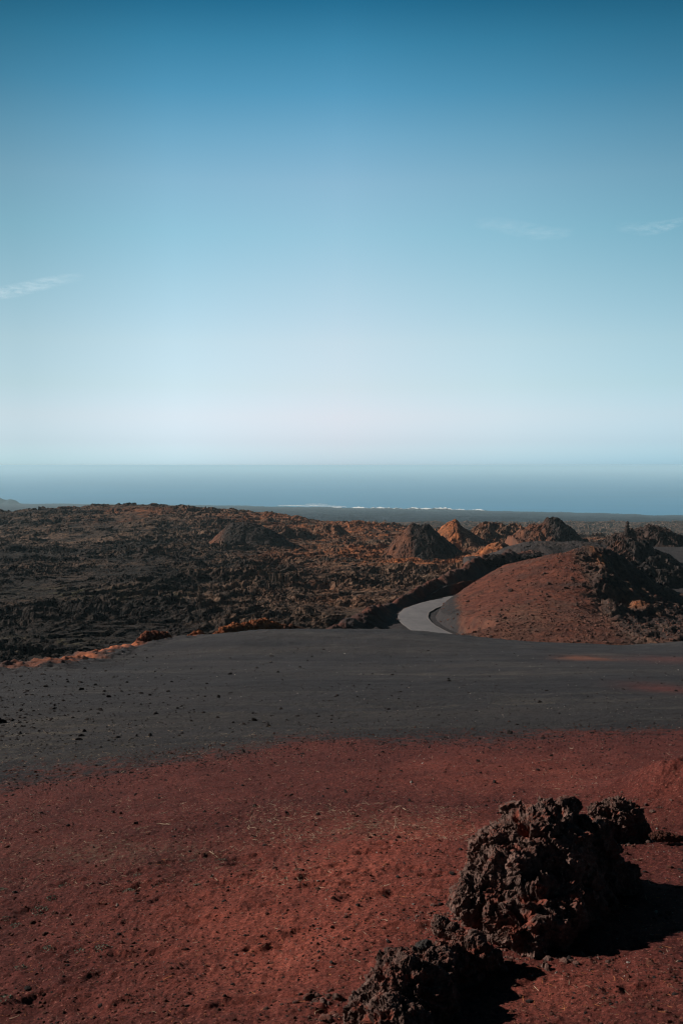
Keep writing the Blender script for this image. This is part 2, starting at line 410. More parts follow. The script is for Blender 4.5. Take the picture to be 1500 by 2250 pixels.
def blob(px, py, rx, ry, X, Y, scale=1.0):
    """soft patch on the ground about the place seen at px,py"""
    cx, cy = on_ground(px, py); ex = on_ground(px + rx, py)[0] - cx; ey = abs(on_ground(px, py - ry)[1] - on_ground(px, py + ry)[1]) / 2
    return np.exp(-(((X - cx) / ex) ** 2 + ((Y - cy) / ey) ** 2))
def build_ground():
    X, Y = cols_fan(1250, 1050, 1.8, 118, 3, .44)
    Z = ground_z(X, Y)
    Z[Y < 3.2] = np.minimum(Z[Y < 3.2], -2.5)
    u = X / Y; bd = np.interp(u, BU, BD)
    nz = fbm2(X, Y, 4, 5, 31) * 1.0 + fbm2(X, Y, .6, 3, 33) * .35
    red = 1 - sstep(-1.0, 1.4, (Y - bd) + nz * 1.3 + 1.4 * fbm2(X, Y, .22, 3, 34, .7))
    red = np.maximum(red, .6 * np.clip(blob(1455, 1515, 70, 12, X, Y) * (1 + .5 * nz), 0, 1))
    red = np.maximum(red, .45 * np.clip(blob(1480, 1450, 90, 8, X, Y), 0, 1))
    rust = .28 * np.clip(blob(1290, 1447, 60, 5, X, Y) * (1 + nz), 0, 1)
    cdv = crest_dist(X, Y)
    crs = np.clip(1.15 - (cdv + 1.3 * nz) / 1.6, 0, 1) * sstep(-19, -15.5, X)
    rust = np.maximum(rust, crs)
    pale = sum(a * np.clip(blob(px, py, rx, ry, X, Y) * 1.2, 0, 1) for px, py, rx, ry, a in
               ((420, 1628, 230, 16, .6), (100, 1640, 200, 22, .5), (60, 1590, 160, 8, .5), (850, 1808, 170, 16, .6), (380, 1850, 260, 30, .5), (150, 1900, 200, 40, .4), (120, 1575, 180, 3, .7), (80, 1612, 150, 4, .7), (200, 1602, 220, 3, .6), (150, 1634, 200, 3, .7), (620, 1562, 250, 3, .6), (1000, 1480, 250, 2.5, .6), (1150, 1545, 200, 3, .6), (350, 1585, 250, 3, .5), (850, 1600, 250, 4, .45), (1250, 1530, 250, 14, .35), (900, 1545, 250, 8, .4)))
    pale = np.clip(pale, 0, 1) * sstep(-.3, .5, fbm2(X * .5, Y * 1.4, 1.2, 4, 37))
    tone = sum(a * np.clip(blob(px, py, rx, ry, X, Y), 0, 1) for px, py, rx, ry, a in ((820, 1950, 330, 130, 1.0), (700, 2120, 300, 110, .55), (1300, 2170, 250, 70, .5), (1450, 1790, 160, 50, .25), (1150, 1700, 350, 50, .45), (430, 2010, 260, 90, .45), (900, 1830, 300, 40, .4)))
    tone = np.clip(tone * (1 + .5 * fbm2(X, Y, 1.3, 4, 39)) - .05, 0, 1)
    o = grid_mesh('ground', X, Y, Z, dict(tone=tone, red=red, rust=rust, pale=pale), MC)
    tag(o, 'red cinder soil in front turning to a dark grey cinder slope', 'ground', kind='structure')
build_ground()
# ------------------------------------------------------------------ middle distance
BERM = np.array([P(*a)[:2] for a in ((560, 1440, 92), (740, 1396, 116), (850, 1347, 134), (950, 1298, 156), (1000, 1272, 170), (1060, 1240, 188), (1110, 1224, 203), (1200, 1210, 232), (1350, 1200, 268), (1700, 1200, 300))])
def berm_sd(x, y):
    """signed distance: + on the road side (right)"""
    best = np.full(np.shape(x), 1e9); sg = np.ones(np.shape(x)); al = np.zeros(np.shape(x)); acc = 0
    for (a, b) in zip(BERM[:-1], BERM[1:]):
        dx, dy = b - a; l = math.hypot(dx, dy)
        t = np.clip(((x - a[0]) * dx + (y - a[1]) * dy) / l ** 2, 0, 1)
        dd = np.hypot(x - a[0] - t * dx, y - a[1] - t * dy); m = dd < best
        best = np.where(m, dd, best); al = np.where(m, acc + t * l, al)
        s = np.sign((x - a[0]) * dy - (y - a[1]) * dx); sg = np.where(m, s, sg); acc += l
    return best * sg, al
LC = []
def lc(px, d, z): LC.append((ut(px, 1250)[0], math.log(d), z / d))
for px in (-400, 0, 400, 800, 1200, 1500, 1900):
    lc(px, 90, -24.2); lc(px, 130, -24.6); lc(px, 200, -26.2)
for px in (-400, 0, 400, 750, 925): lc(px, 308, -28.3)
lc(1200, 300, -27.5); lc(1500, 300, -27); lc(1900, 300, -27)
lc(-400, 420, -31); lc(0, 420, -30.5); lc(300, 420, -29.6); lc(560, 380, -30); lc(750, 420, -30.6); lc(1000, 400, -31); lc(1300, 400, -31.5); lc(1900, 400, -32)
for px, py, d in ((-300, 1160, 650), (0, 1139, 640), (100, 1130, 620), (180, 1120, 600), (240, 1120, 600), (310, 1114, 590), (400, 1117, 590), (440, 1119, 590), (500, 1132, 600), (600, 1144, 640), (700, 1152, 680), (850, 1166, 700), (1000, 1176, 640), (1300, 1185, 560), (1500, 1190, 560), (1900, 1190, 560)):
    LC.append((ut(px, py)[0], math.log(d), ut(px, py)[1]))
for px in (-400, 0, 400, 700, 1000, 1500, 1900):
    lc(px, 900, -66); lc(px, 1300, -84); lc(px, 1600, -92)
LT = TPS([g[:2] for g in LC], [g[2] for g in LC], 1e-5)
def mid_z(x, y, fine=True):
    z = LT(np.clip(x / y, -.6, .6), np.log(y)) * y
    sdv, al = berm_sd(x, y)
    far = sstep(235, 300, y)
    plat = -20.7 + .9 * sstep(170, 230, y) * 1.0
    k = sstep(-9, -1.0, sdv + .6 * perlin2(x / 5, y / 5, 61)) * (1 - far) * sstep(70, 95, y)
    z = z * (1 - k) + plat * k
    # raised bank along the berm line, a broken wall where it passes the road cutting
    hb = np.interp(al, [0, 20, 45, 70, 84, 108, 112, 124, 128, 160], [.3, 1.3, 1.9, 1.9, 2.4, 3.0, .8, 2.3, 1.0, .3])
    z = z + hb * np.exp(-((sdv + 1.0) / 2.2) ** 2) * (1 - .5 * far) * (1 + .25 * perlin2(x / 2.5, y / 2.5, 62))
    smooth = np.clip(sstep(-7.5, -4.5, sdv + .8 * perlin2(x / 3, y / 3, 63)) * (1 - sstep(240, 290, y)), 0, 1)
    rough = 1 - smooth
    if fine:
        wx = x + 2.2 * perlin2(x / 7, y / 7, 41) + .6 * perlin2(x / 2, y / 2, 43); wy = y + 2.2 * perlin2(x / 7, y / 7, 42) + .6 * perlin2(x / 2, y / 2, 44)
        a, e1 = slabs2(wx * .5, wy * 1.1, 5.0, 51, .9, .35); b, e2 = slabs2(wx * .55, wy, 1.9, 52, 1.25, .35); c, e3 = slabs2(x * .6 + .3 * perlin2(x, y, 45), y, .9, 53, 1.4, .4); c = c * (1 - .7 * sstep(300, 480, y)); b = b * (1 - .3 * sstep(500, 900, y))
        big = np.clip(1.05 + 1.1 * fbm2(x * .6, y, 26, 4, 47), .45, 1.7)
        lavad = .75 * a + .80 * b + .62 * c + 1.1 * fbm2(x * .8, y, 30, 3, 54) - .35 + .50 * ridge2(x * .6 + y * .3, y * 1.1, 11, 6, 55, .56) + .16 * ridge2(wx, wy, 2.4, 4, 58, .6) * (1 - .6 * sstep(260, 450, y))
        z = z + rough * lavad * big * (1 + .5 * sstep(350, 900, y))
        z = z + smooth * (.10 * fbm2(x, y, 2.2, 4, 56) + .25 * np.exp(-((sdv) / 4) ** 2) * fbm2(x, y, 1.3, 4, 57))
    return z, smooth, sdv, al
def pxy(X, Y, Z):
    """photo pixel under which a point is seen: used only to know which stretch of land a patch of rust lies on"""
    zc = Y * CP - Z * SP; yc = Y * SP + Z * CP
    return 750 + F * X / zc, 1125 - F * yc / zc
def patch(X, Y, cx, cy, rx, ry): return np.exp(-(((X - cx) / rx) ** 2 + ((Y - cy) / ry) ** 2))
ROAD = np.array([P(*a)[:2] for a in ((1003, 1400, 113), (968, 1400, 118), (930, 1380, 124), (906, 1360, 131), (908, 1344, 138), (935, 1334, 144), (978, 1325, 149.5), (1040, 1320, 157), (1110, 1318, 163))])
def chaikin(L, n=3):
    for _ in range(n):
        q = [L[0]]
        for a, b in zip(L[:-1], L[1:]): q += [a * .75 + b * .25, a * .25 + b * .75]
        L = np.array(q + [L[-1]])
    return L
ROADC = chaikin(ROAD)
def road_z(y): return -20.45 + 0 * y
def build_mid():
    X, Y = cols_fan(1900, 1400, 84, 1600, 15, .43)
    Z, sm, sdv, al = mid_z(X, Y)
    rd = seg_dist(X, Y, ROADC)
    m = rd < 9
    k = 1 - sstep(2.6, 5.5, rd)
    Z = Z * (1 - k) + (road_z(Y) - .12) * k
    nz = fbm2(X, Y, 30, 4, 71); n2 = fbm2(X, Y, 6, 4, 72)
    # rusty ground in the middle of the field, round the feet of the cones
    rust = 0
    for px, d, rx, ry, a in ((900, 285, 17, 14, 1.1), (770, 330, 26, 40, .55), (640, 300, 25, 40, .4), (800, 430, 40, 60, .75), (480, 366, 14, 10, .6),
                             (300, 520, 20, 20, .8), (230, 480, 40, 25, .35), (680, 520, 60, 60, .75), (1150, 320, 25, 40, .8), (1330, 300, 18, 30, .8), (560, 230, 30, 40, .18), (760, 190, 14, 30, .2),
                             (350, 560, 50, 30, .25), (1050, 250, 10, 12, .5), (860, 600, 60, 60, .6), (150, 560, 40, 20, .35), (1400, 420, 40, 60, .6)):
        c = P(px, 1250, d); rust = rust + a * patch(X, Y, c[0], c[1], rx, ry)
    rust = np.clip(.85 * rust * (1 + 1.1 * nz + .7 * n2) , 0, 1) * (1 - sm)
    redsoil = np.exp(-((sdv + 3.0) / 3.4) ** 2) * sstep(95, 125, Y) * (1 - sstep(225, 260, Y)) * np.clip(.75 + .8 * n2, 0, 1)
    cinder = sm * (1 - redsoil)
    u_ = X / Y; dk = np.clip(1.0 * sstep(.06, -.20, u_) * (1 - sstep(330, 420, Y)) + .75 * sstep(-.02, -.2, u_) * sstep(380, 500, Y) + .9 * (1 - sstep(125, 175, Y)) * sstep(.1, -.05, u_) + .8 * nz - .15, 0, 1)
    rust = np.clip(rust - .35 * dk, 0, 1)
    olive = np.clip(patch(X, Y, P(130, 1, 205)[0], 205, 10, 9) + patch(X, Y, P(300, 1, 195)[0], 195, 12, 6) + patch(X, Y, P(60, 1, 135)[0], 135, 6, 5), 0, 1) * np.clip(.3 + n2, 0, 1)
    o = grid_mesh('lava_field', X, Y, Z, dict(rust=rust, redsoil=redsoil, cinder=cinder, olive=olive, dark=dk), ML, smooth=False)
    tag(o, 'broad rough brown lava field stretching away below the grey slope', 'terrain', kind='structure')
build_mid()
def build_road():
    L = ROADC; n = len(L); T = np.gradient(L, axis=0); T /= np.linalg.norm(T, axis=1)[:, None]; Nn = np.stack([-T[:, 1], T[:, 0]], 1)
    offs = np.linspace(-2.05, 2.05, 13)
    wob = .12 * perlin2(np.arange(n) * .35, np.zeros(n), 5)
    X = L[:, None, 0] + Nn[:, None, 0] * (offs[None] + wob[:, None] * np.sign(offs)); Y = L[:, None, 1] + Nn[:, None, 1] * (offs[None] + wob[:, None] * np.sign(offs))
    Z = road_z(Y) + .03 * (1 - (offs[None] / 2.2) ** 2) + .01
    E = np.repeat((np.abs(offs) > 1.8).astype(float)[None], n, 0)
    o = grid_mesh('road', X, Y, Z, dict(edge=E * .7), MR)
    tag(o, 'pale grey road bending in a tight curve behind the grey slope', 'road', kind='structure')
build_road()
# ------------------------------------------------------------------ hills and cones
def outline_hill(name, pts, d, slope=.62, base=-1.0, noise=.6, nsc=3.0, label='', mat=ML, rust=0.0, cinder=0.0, redsoil=0.0, round_w=1.2, rust_lit_side=None, res=.22, core=None, foot=None, slabk=1.0, seed=0, cut=None):
    """hill with the photo's crest line, real depth: the crest falls away in front and behind at a talus slope"""
    w3 = np.array([P(px, py, d) for px, py in pts])
    x0, x1 = w3[0, 0], w3[-1, 0]; W = x1 - x0
    hmax = w3[:, 2].max() - (mid_z(np.array([w3[:, 0].mean()]), np.array([float(d)]), False)[0][0])
    hy = (hmax + 2.5) / slope + round_w + 2
    xs = np.arange(x0 - 3, x1 + 3, res); ys = np.arange(d - hy, d + hy, res)
    X, Y = np.meshgrid(xs, ys)
    b = mid_z(X, Y, False)[0]
    wx = X + .5 * noise * perlin2(X / nsc, Y / nsc, 81 + seed) * min(1, W / 20); wy = Y - d + .9 * noise * perlin2(X / nsc + 9, Y / nsc, 82 + seed)
    if core: ca, cb = P(core[0], 1200, d)[0], P(core[1], 1200, d)[0]
    else:
        k_ = int(np.argmax(w3[:, 2])); ca = cb = w3[k_, 0]
    T = lambda x: np.interp(x, w3[:, 0], w3[:, 2])
    px_ = np.clip(wx, ca, cb); dxx = wx - px_; r = np.sqrt(dxx ** 2 + wy ** 2) + 1e-6
    g = np.sqrt(r ** 2 + round_w ** 2) - round_w
    c2_ = (np.abs(dxx) / r) ** 1.3
    sl = slope * (1 + .2 * perlin2(X / 6, Y / 6, 83 + seed))
    side = np.where(dxx < 0, T(ca - r), T(cb + r))
    prof = T(px_) - sl * g
    Z = np.where(dxx == 0, prof, c2_ * side + (1 - c2_) * prof)
    if cut: Z = cut(X, Y, Z)
    h = np.clip(Z - b, 0, 99)
    s1, _ = slabs2(X, Y, 1.6, 84 + seed, 1.2, .7); s2, _ = slabs2(X, Y, .7, 85 + seed, 1.2, 1.0)
    rel = (.5 * fbm2(X, Y, nsc, 4, 86 + seed) * .5 + slabk * (s1 * .9 + s2 * .8) + .25 * ridge2(X, Y, 2.2, 4, 87 + seed) * .6)
    Z = Z + noise * rel * sstep(-.5, 1.0, Z - b)
    edge = np.minimum(np.minimum(X - x0 + 1.5, x1 + 1.5 - X), 4)
    Z = np.where(edge < 1.5, np.minimum(Z, b - .6 + .5 * edge), Z)
    Z = np.maximum(Z, b - 2.0)
    n1 = fbm2(X, Y, 5, 4, 88 + seed)
    rs = np.full(X.shape, float(rust))
    if rust_lit_side: rs = np.maximum(rs, rust_lit_side(X, Y, w3, d))  # left flank in rust, its sunlit look put into the colour
    o = grid_mesh(name, X, Y, Z, dict(rust=np.clip(rs * (1 + .7 * n1), 0, 1), cinder=np.full(X.shape, cinder), redsoil=np.full(X.shape, redsoil) * np.clip(1 + .6 * n1, 0, 1), olive=0 * X), mat, smooth=(slabk < .3))
    tag(o, label, 'hill', kind='structure')
    return o
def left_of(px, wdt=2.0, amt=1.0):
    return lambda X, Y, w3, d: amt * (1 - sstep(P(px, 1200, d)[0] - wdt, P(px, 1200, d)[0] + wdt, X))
HILLS = [
 ('hill', [(452,1200),(475,1178),(497,1157),(510,1148),(522,1149),(536,1147),(560,1151),(590,1162),(620,1179),(652,1203)], 366, dict(core=(513, 560), slope=.5, noise=.45, mat=MLD, rust=.0, rust_lit_side=left_of(490, 3, .6), label='low dark hill with a flat top in the left half of the lava field', cinder=.35)),
 ('volcanic_cone', [(838,1225),(860,1196),(885,1168),(898,1154),(908,1151),(918,1154),(926,1157),(934,1153),(940,1152),(952,1164),(970,1180),(1000,1202),(1025,1225)], 308, dict( slope=.72, noise=.85, mat=MLD, rust=.0, rust_lit_side=left_of(900, 1.5, .5), label='steep dark cone with a notched top, the largest beyond the road')),
 ('volcanic_cone', [(950,1185),(958,1172),(975,1155),(990,1145),(1000,1142),(1006,1146),(1012,1158),(1030,1168),(1045,1178),(1070,1192),(1095,1210)], 345, dict(slope=.65, noise=.6, rust=.1, rust_lit_side=left_of(1003, 1.2, 1.3), label='bright orange pointed cone just behind the notched dark cone', seed=3)),
 ('hill', [(1015,1185),(1032,1170),(1050,1158),(1064,1149),(1075,1150),(1085,1153),(1100,1151),(1120,1155),(1140,1154),(1150,1165),(1172,1185)], 372, dict(core=(1064, 1140), slope=.55, noise=1.5, rust=.25, label='lumpy long dark brown lava ridge right of the orange cone', seed=5)),
 ('volcanic_cone', [(1125,1182),(1145,1162),(1165,1157),(1185,1158),(1196,1148),(1202,1140),(1213,1137),(1222,1138),(1232,1143),(1247,1157),(1262,1172),(1280,1190)], 330, dict(core=(1203, 1230), slope=.62, noise=1.1, mat=MLD, rust=.0, rust_lit_side=left_of(1196, 1.5, .55), label='tall dark cone with a brown shoulder on its left side', seed=7)),
 ('hill', [(1030,1228),(1055,1210),(1072,1199),(1088,1192),(1098,1191),(1108,1195),(1118,1204),(1135,1222)], 256, dict(core=(1088, 1108), slope=.5, noise=.6, rust=.2, rust_lit_side=left_of(1098, 1.5, .9), label='small orange topped knoll in front of the cones', seed=9)),
 ('hill', [(1040,1240),(1085,1218),(1110,1206),(1150,1194),(1185,1189),(1220,1192),(1270,1190),(1310,1194),(1350,1205),(1400,1225)], 232, dict(core=(1170, 1300), slope=.3, noise=.45, cinder=.85, rust=0, slabk=.5, label='smooth dark grey cinder hill behind the red mound', seed=11, round_w=4)),
 ('hill', [(1325,1215),(1340,1203),(1358,1196),(1372,1190),(1385,1189),(1402,1193),(1425,1198),(1436,1212),(1460,1224),(1500,1240),(1560,1262),(1620,1285)], 205, dict(core=(1372, 1425), slope=.6, noise=1.2, rust=.0, rust_lit_side=left_of(1366, 1.0, .3), mat=MLD, label='craggy shade-dark lava ridge at the right behind the red mound', seed=23)),
 ('hill', [(1300,1225),(1330,1216),(1360,1228),(1382,1237),(1405,1238),(1433,1235),(1455,1238),(1480,1245),(1510,1254),(1560,1270),(1620,1290),(1680,1310)], 172, dict(core=(1345, 1560), slope=.75, noise=.9, rust=.0, mat=MLD, label='long shade-dark lava bank falling towards the right edge behind the red mound', seed=25)),
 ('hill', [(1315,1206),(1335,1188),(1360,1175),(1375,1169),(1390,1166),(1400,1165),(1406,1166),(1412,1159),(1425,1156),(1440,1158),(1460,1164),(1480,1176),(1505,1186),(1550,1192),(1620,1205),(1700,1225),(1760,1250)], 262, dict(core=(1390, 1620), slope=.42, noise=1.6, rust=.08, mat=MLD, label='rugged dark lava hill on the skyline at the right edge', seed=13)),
 ('hill', [(262,1149),(278,1137),(290,1132),(300,1134),(308,1128),(318,1126),(327,1126),(336,1134),(350,1142)], 520, dict(core=(290, 327), slope=.7, noise=1.0, rust=.1, rust_lit_side=left_of(303, 2, .9), label='tiny rusty cone near the top of the lava field at far left', seed=15, res=.4)),
 ('hill', [(585,1178),(600,1162),(612,1159),(626,1155),(640,1166),(655,1161),(668,1168),(682,1173),(700,1182)], 410, dict(core=(600, 682), slope=.6, noise=1.6, rust=.12, label='jagged dark lava heap just right of the low dark hill', seed=17, res=.3)),
 ('hill', [(683,1178),(697,1162),(706,1157),(718,1152),(728,1154),(736,1149),(748,1158),(762,1172),(770,1178)], 425, dict(core=(706, 748), slope=.6, noise=1.5, rust=.45, label='jagged reddish lava heap in the middle of the field', seed=19, res=.3)),
 ('hill', [(645,1152),(652,1143),(658,1139),(667,1139),(672,1147),(680,1154)], 520, dict(slope=.8, noise=1.2, rust=.35, label='small reddish knob on the skyline of the lava field', seed=21, res=.4)),
]
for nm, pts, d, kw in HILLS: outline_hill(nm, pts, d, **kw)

# the big red mound on the right with its gully and side ridges
MPTS = [(1010,1400,106),(1150,1418,100),(1300,1422,98),(1420,1422,98.5),(1500,1408,101),(1650,1402,103),
        (988,1392,112),(962,1376,120),(957,1360,127),(966,1334,137),(990,1309,143),(1012,1288,149),
        (1060,1350,120),(1150,1345,117),(1250,1345,116),(1340,1360,113),(1050,1290,140),(1120,1285,136),(1200,1265,136),(1300,1258,136),(1330,1290,131),(1345,1330,123),
        (1045,1268,151),(1080,1252,152),(1140,1235,152),(1200,1223,152),(1250,1216,152),(1300,1214,152),(1330,1222,149),(1350,1216,156),
        (1358,1262,152),(1375,1300,148),(1420,1312,149),(1370,1350,128),(1400,1338,127),(1420,1332,128),(1440,1345,127),(1380,1375,117),(1450,1375,116),
        (1395,1256,163),(1430,1276,160),(1460,1300,156),(1500,1309,150),(1600,1335,148),
        (1080,1270,166),(1200,1258,168),(1300,1262,170),(1400,1290,172),(1500,1320,168),(1650,1340,168)]
mp = np.array([P(*a) for a in MPTS]); MT = TPS(mp[:, :2] / 10, mp[:, 2], 2e-3)
def mound_smooth(x, y): return MT(x / 10, y / 10)
RIDGE = np.array([P(*a)[:2] for a in ((1300, 1216, 152), (1318, 1240, 144), (1328, 1275, 134), (1345, 1310, 126), (1352, 1340, 121))])
def mound_z(X, Y):
    Z = mound_smooth(X, Y)
    rr = seg_dist(X, Y, RIDGE)
    rough = sstep(P(1310, 1, 130)[0], P(1350, 1, 130)[0], X + (140 - Y) * .12) 
    s1, _ = slabs2(X, Y, 1.5, 91, 1.2, .7); s2, _ = slabs2(X, Y, .6, 92, 1.2, 1.)
    Z = Z + (.35 * np.exp(-(rr / 1.4) ** 2) + .7 * rough) * (s1 + .8 * s2 + .4 * fbm2(X, Y, 2.5, 3, 95)) + .12 * fbm2(X, Y, 3, 5, 93, .6) + .035 * ridge2(X, Y, .6, 3, 94) + .35 * np.exp(-(rr / 1.0) ** 2)
    # a lump of clinker at the right
    c = P(1408, 1335, 126); Z = Z + 1.0 * np.exp(-(((X - c[0]) / 2.0) ** 2 + ((Y - c[1]) / 2.2) ** 2)) * (1 + .6 * fbm2(X, Y, 1.2, 4, 99))
    rd = seg_dist(X, Y, ROADC)      # the road is cut into the foot of the mound
    low = -21.9 + 1.7 * np.clip(rd - 2.3, -1, 40)
    Z = np.where(rd < 9, np.minimum(Z, np.maximum(low, -22.5)), Z)
    return Z, rough, rr
def build_mound():
    xs = np.arange(9.5, 66, .11); ys = np.arange(96, 172, .16)
    X, Y = np.meshgrid(xs, ys)
    Z, rough, rr = mound_z(X, Y)
    Z = np.where((X < 10.5), -23, Z)
    n1 = fbm2(X, Y, 6, 5, 96); n2 = fbm2(X, Y, 1.6, 4, 97)
    # grey cinder flank above the road, red cinder on the main face
    flank = 1 - sstep(-.7, .7, X - (P(1030, 1, 118)[0] + .07 * (Y - 118)) + .9 * n1)
    dark = sstep(.1, .5, n1 + .2 * n2) * .35
    band = .75 * patch(X, Y, P(1255, 1300, 131)[0], 131, 3.2, .8)
    cinder = np.clip(np.maximum(flank, np.maximum(np.maximum(dark, band), rough * .55)), 0, 1)
    c = P(1408, 1335, 126); c2 = P(1312, 1228, 148)
    rust = np.clip(1.2 * patch(X, Y, c[0], c[1], 2.2, 2.2) + .9 * np.exp(-(rr / 1.0) ** 2) * sstep(136, 146, Y) + .35 * rough * np.clip(n1, 0, 1), 0, 1)
    redsoil = np.clip(1 - .75 * rough, 0, 1)
    # order in the material: cinder then redsoil, so take the red off where cinder lies
    redsoil = redsoil * (1 - cinder) * np.clip(.75 + .5 * sstep(112, 135, Y) + .4 * n1, 0, 1) * (1 - rust)
    cinder = np.clip(cinder, 0, 1)
    o = grid_mesh('hill', X, Y, Z, dict(rust=rust, cinder=cinder * (1 - rust), redsoil=redsoil, olive=0 * X), ML)
    tag(o, 'large rounded red cinder mound strewn with clods to the right of the road', 'hill', kind='structure')
build_mound()
# ------------------------------------------------------------------ coastal plain, far hill, sea, surf
SEA = -250.0
CPX = np.array([-600, 0, 300, 750, 1100, 1500, 2100]); CPY = [1105, 1108, 1111, 1118, 1126, 1135.5, 1150]
CU = np.array([ut(a, b)[0] for a, b in zip(CPX, CPY)]); CD = np.array([SEA / ut(a, b)[1] for a, b in zip(CPX, CPY)])
def coast_d(u): return np.interp(u, CU, CD) + 45 * perlin2(u * 40, u * 0, 3) + 18 * perlin2(u * 150, u * 0, 4)
def build_plain():
    X, Y = cols_fan(520, 900, 1250, 7600, 100, .42)
    cdv = coast_d(X / Y); k = (Y - 1250) / (cdv - 1250)
    Z = -88 + (SEA + 4 + 88) * np.clip(k, 0, 1) - 40 * np.clip(k - 1, 0, .3) * 10
    Z = Z + (6 * fbm2(X, Y, 260, 4, 101) + 2.5 * ridge2(X, Y, 60, 3, 102)) * sstep(0, .06, 1 - k + .06) * .8
    Z = np.where(k > 1.0, np.minimum(Z, SEA - 3), Z)
    o = grid_mesh('coastal_plain', X, Y, Z, None, MP)
    tag(o, 'flat dark hazy coastal plain between the lava field and the sea', 'terrain', kind='structure')
    # far hill at the left edge
    pts = [(-160, 1110), (-100, 1090), (-40, 1088), (0, 1094), (14, 1098), (26, 1097), (35, 1099), (48, 1109)]
    w3 = np.array([P(a, b, 6000) for a, b in pts])
    X, Y = np.meshgrid(np.arange(w3[0, 0] - 20, w3[-1, 0] + 20, 5), np.arange(5800, 6200, 5))
    top = np.interp(X, w3[:, 0], w3[:, 2]); Z = top - .45 * np.abs(Y - 6000) + 5 * fbm2(X, Y, 60, 4, 103)
    o = grid_mesh('hill', X, Y, Z, None, MP); tag(o, 'faint blue hill by the sea at the far left edge', 'hill', kind='structure')
    # sea
    yy = np.r_[3500:9000:60j, 9000:60000:40j]; X, Y = np.meshgrid(np.linspace(-60000, 60000, 60), yy)
    o = grid_mesh('sea', X, Y, SEA + 0 * X, None, MS); tag(o, 'hazy blue sea beyond the coastal plain', 'sea', kind='structure')
    # surf
    mf = M('foam', .8); mf.color(mf.mix(.5, (.8, .8, .8), (.75, .75, .75)))
    def strip(px0, px1, off, wid, sd):
        u = np.linspace(ut(px0, 1120)[0], ut(px1, 1120)[0], 260); a = coast_d(u) + off
        e = np.sin(np.linspace(0, math.pi, 260)) ** .5
        wd = np.clip(wid * e * (.75 + .8 * perlin2(u * 90, u * 0, sd) + .4 * perlin2(u * 300, u * 0, sd + 1)), .5, 999)
        D = np.stack([a - 25, a + wd]); U = np.stack([u, u])
        v = np.stack([(U * D), D, np.full(D.shape, SEA + .5)], -1).reshape(-1, 3)
        i = np.arange(260); return v, np.stack([i[:-1], i[1:], i[1:] + 260, i[:-1] + 260], -1).reshape(-1)
    V, I, n = [], [], 0
    for a in ((640, 1112, 0, 300, 1), (780, 1090, 60, 300, 8), (610, 760, 330, 80, 2), (440, 640, 30, 60, 3), (948, 985, 180, 330, 5), (1112, 1230, 0, 60, 6), (1230, 1560, 0, 32, 7), (30, 160, 0, 50, 9), (670, 720, 620, 60, 10)):
        v, i = strip(*a); V.append(v); I.append(i + n); n += len(v)
    o = raw_mesh('surf', np.concatenate(V), np.concatenate(I), 4, None, mf.m, False)
    tag(o, 'thin white line of surf breaking along the coast', 'surf', kind='stuff')
build_plain()
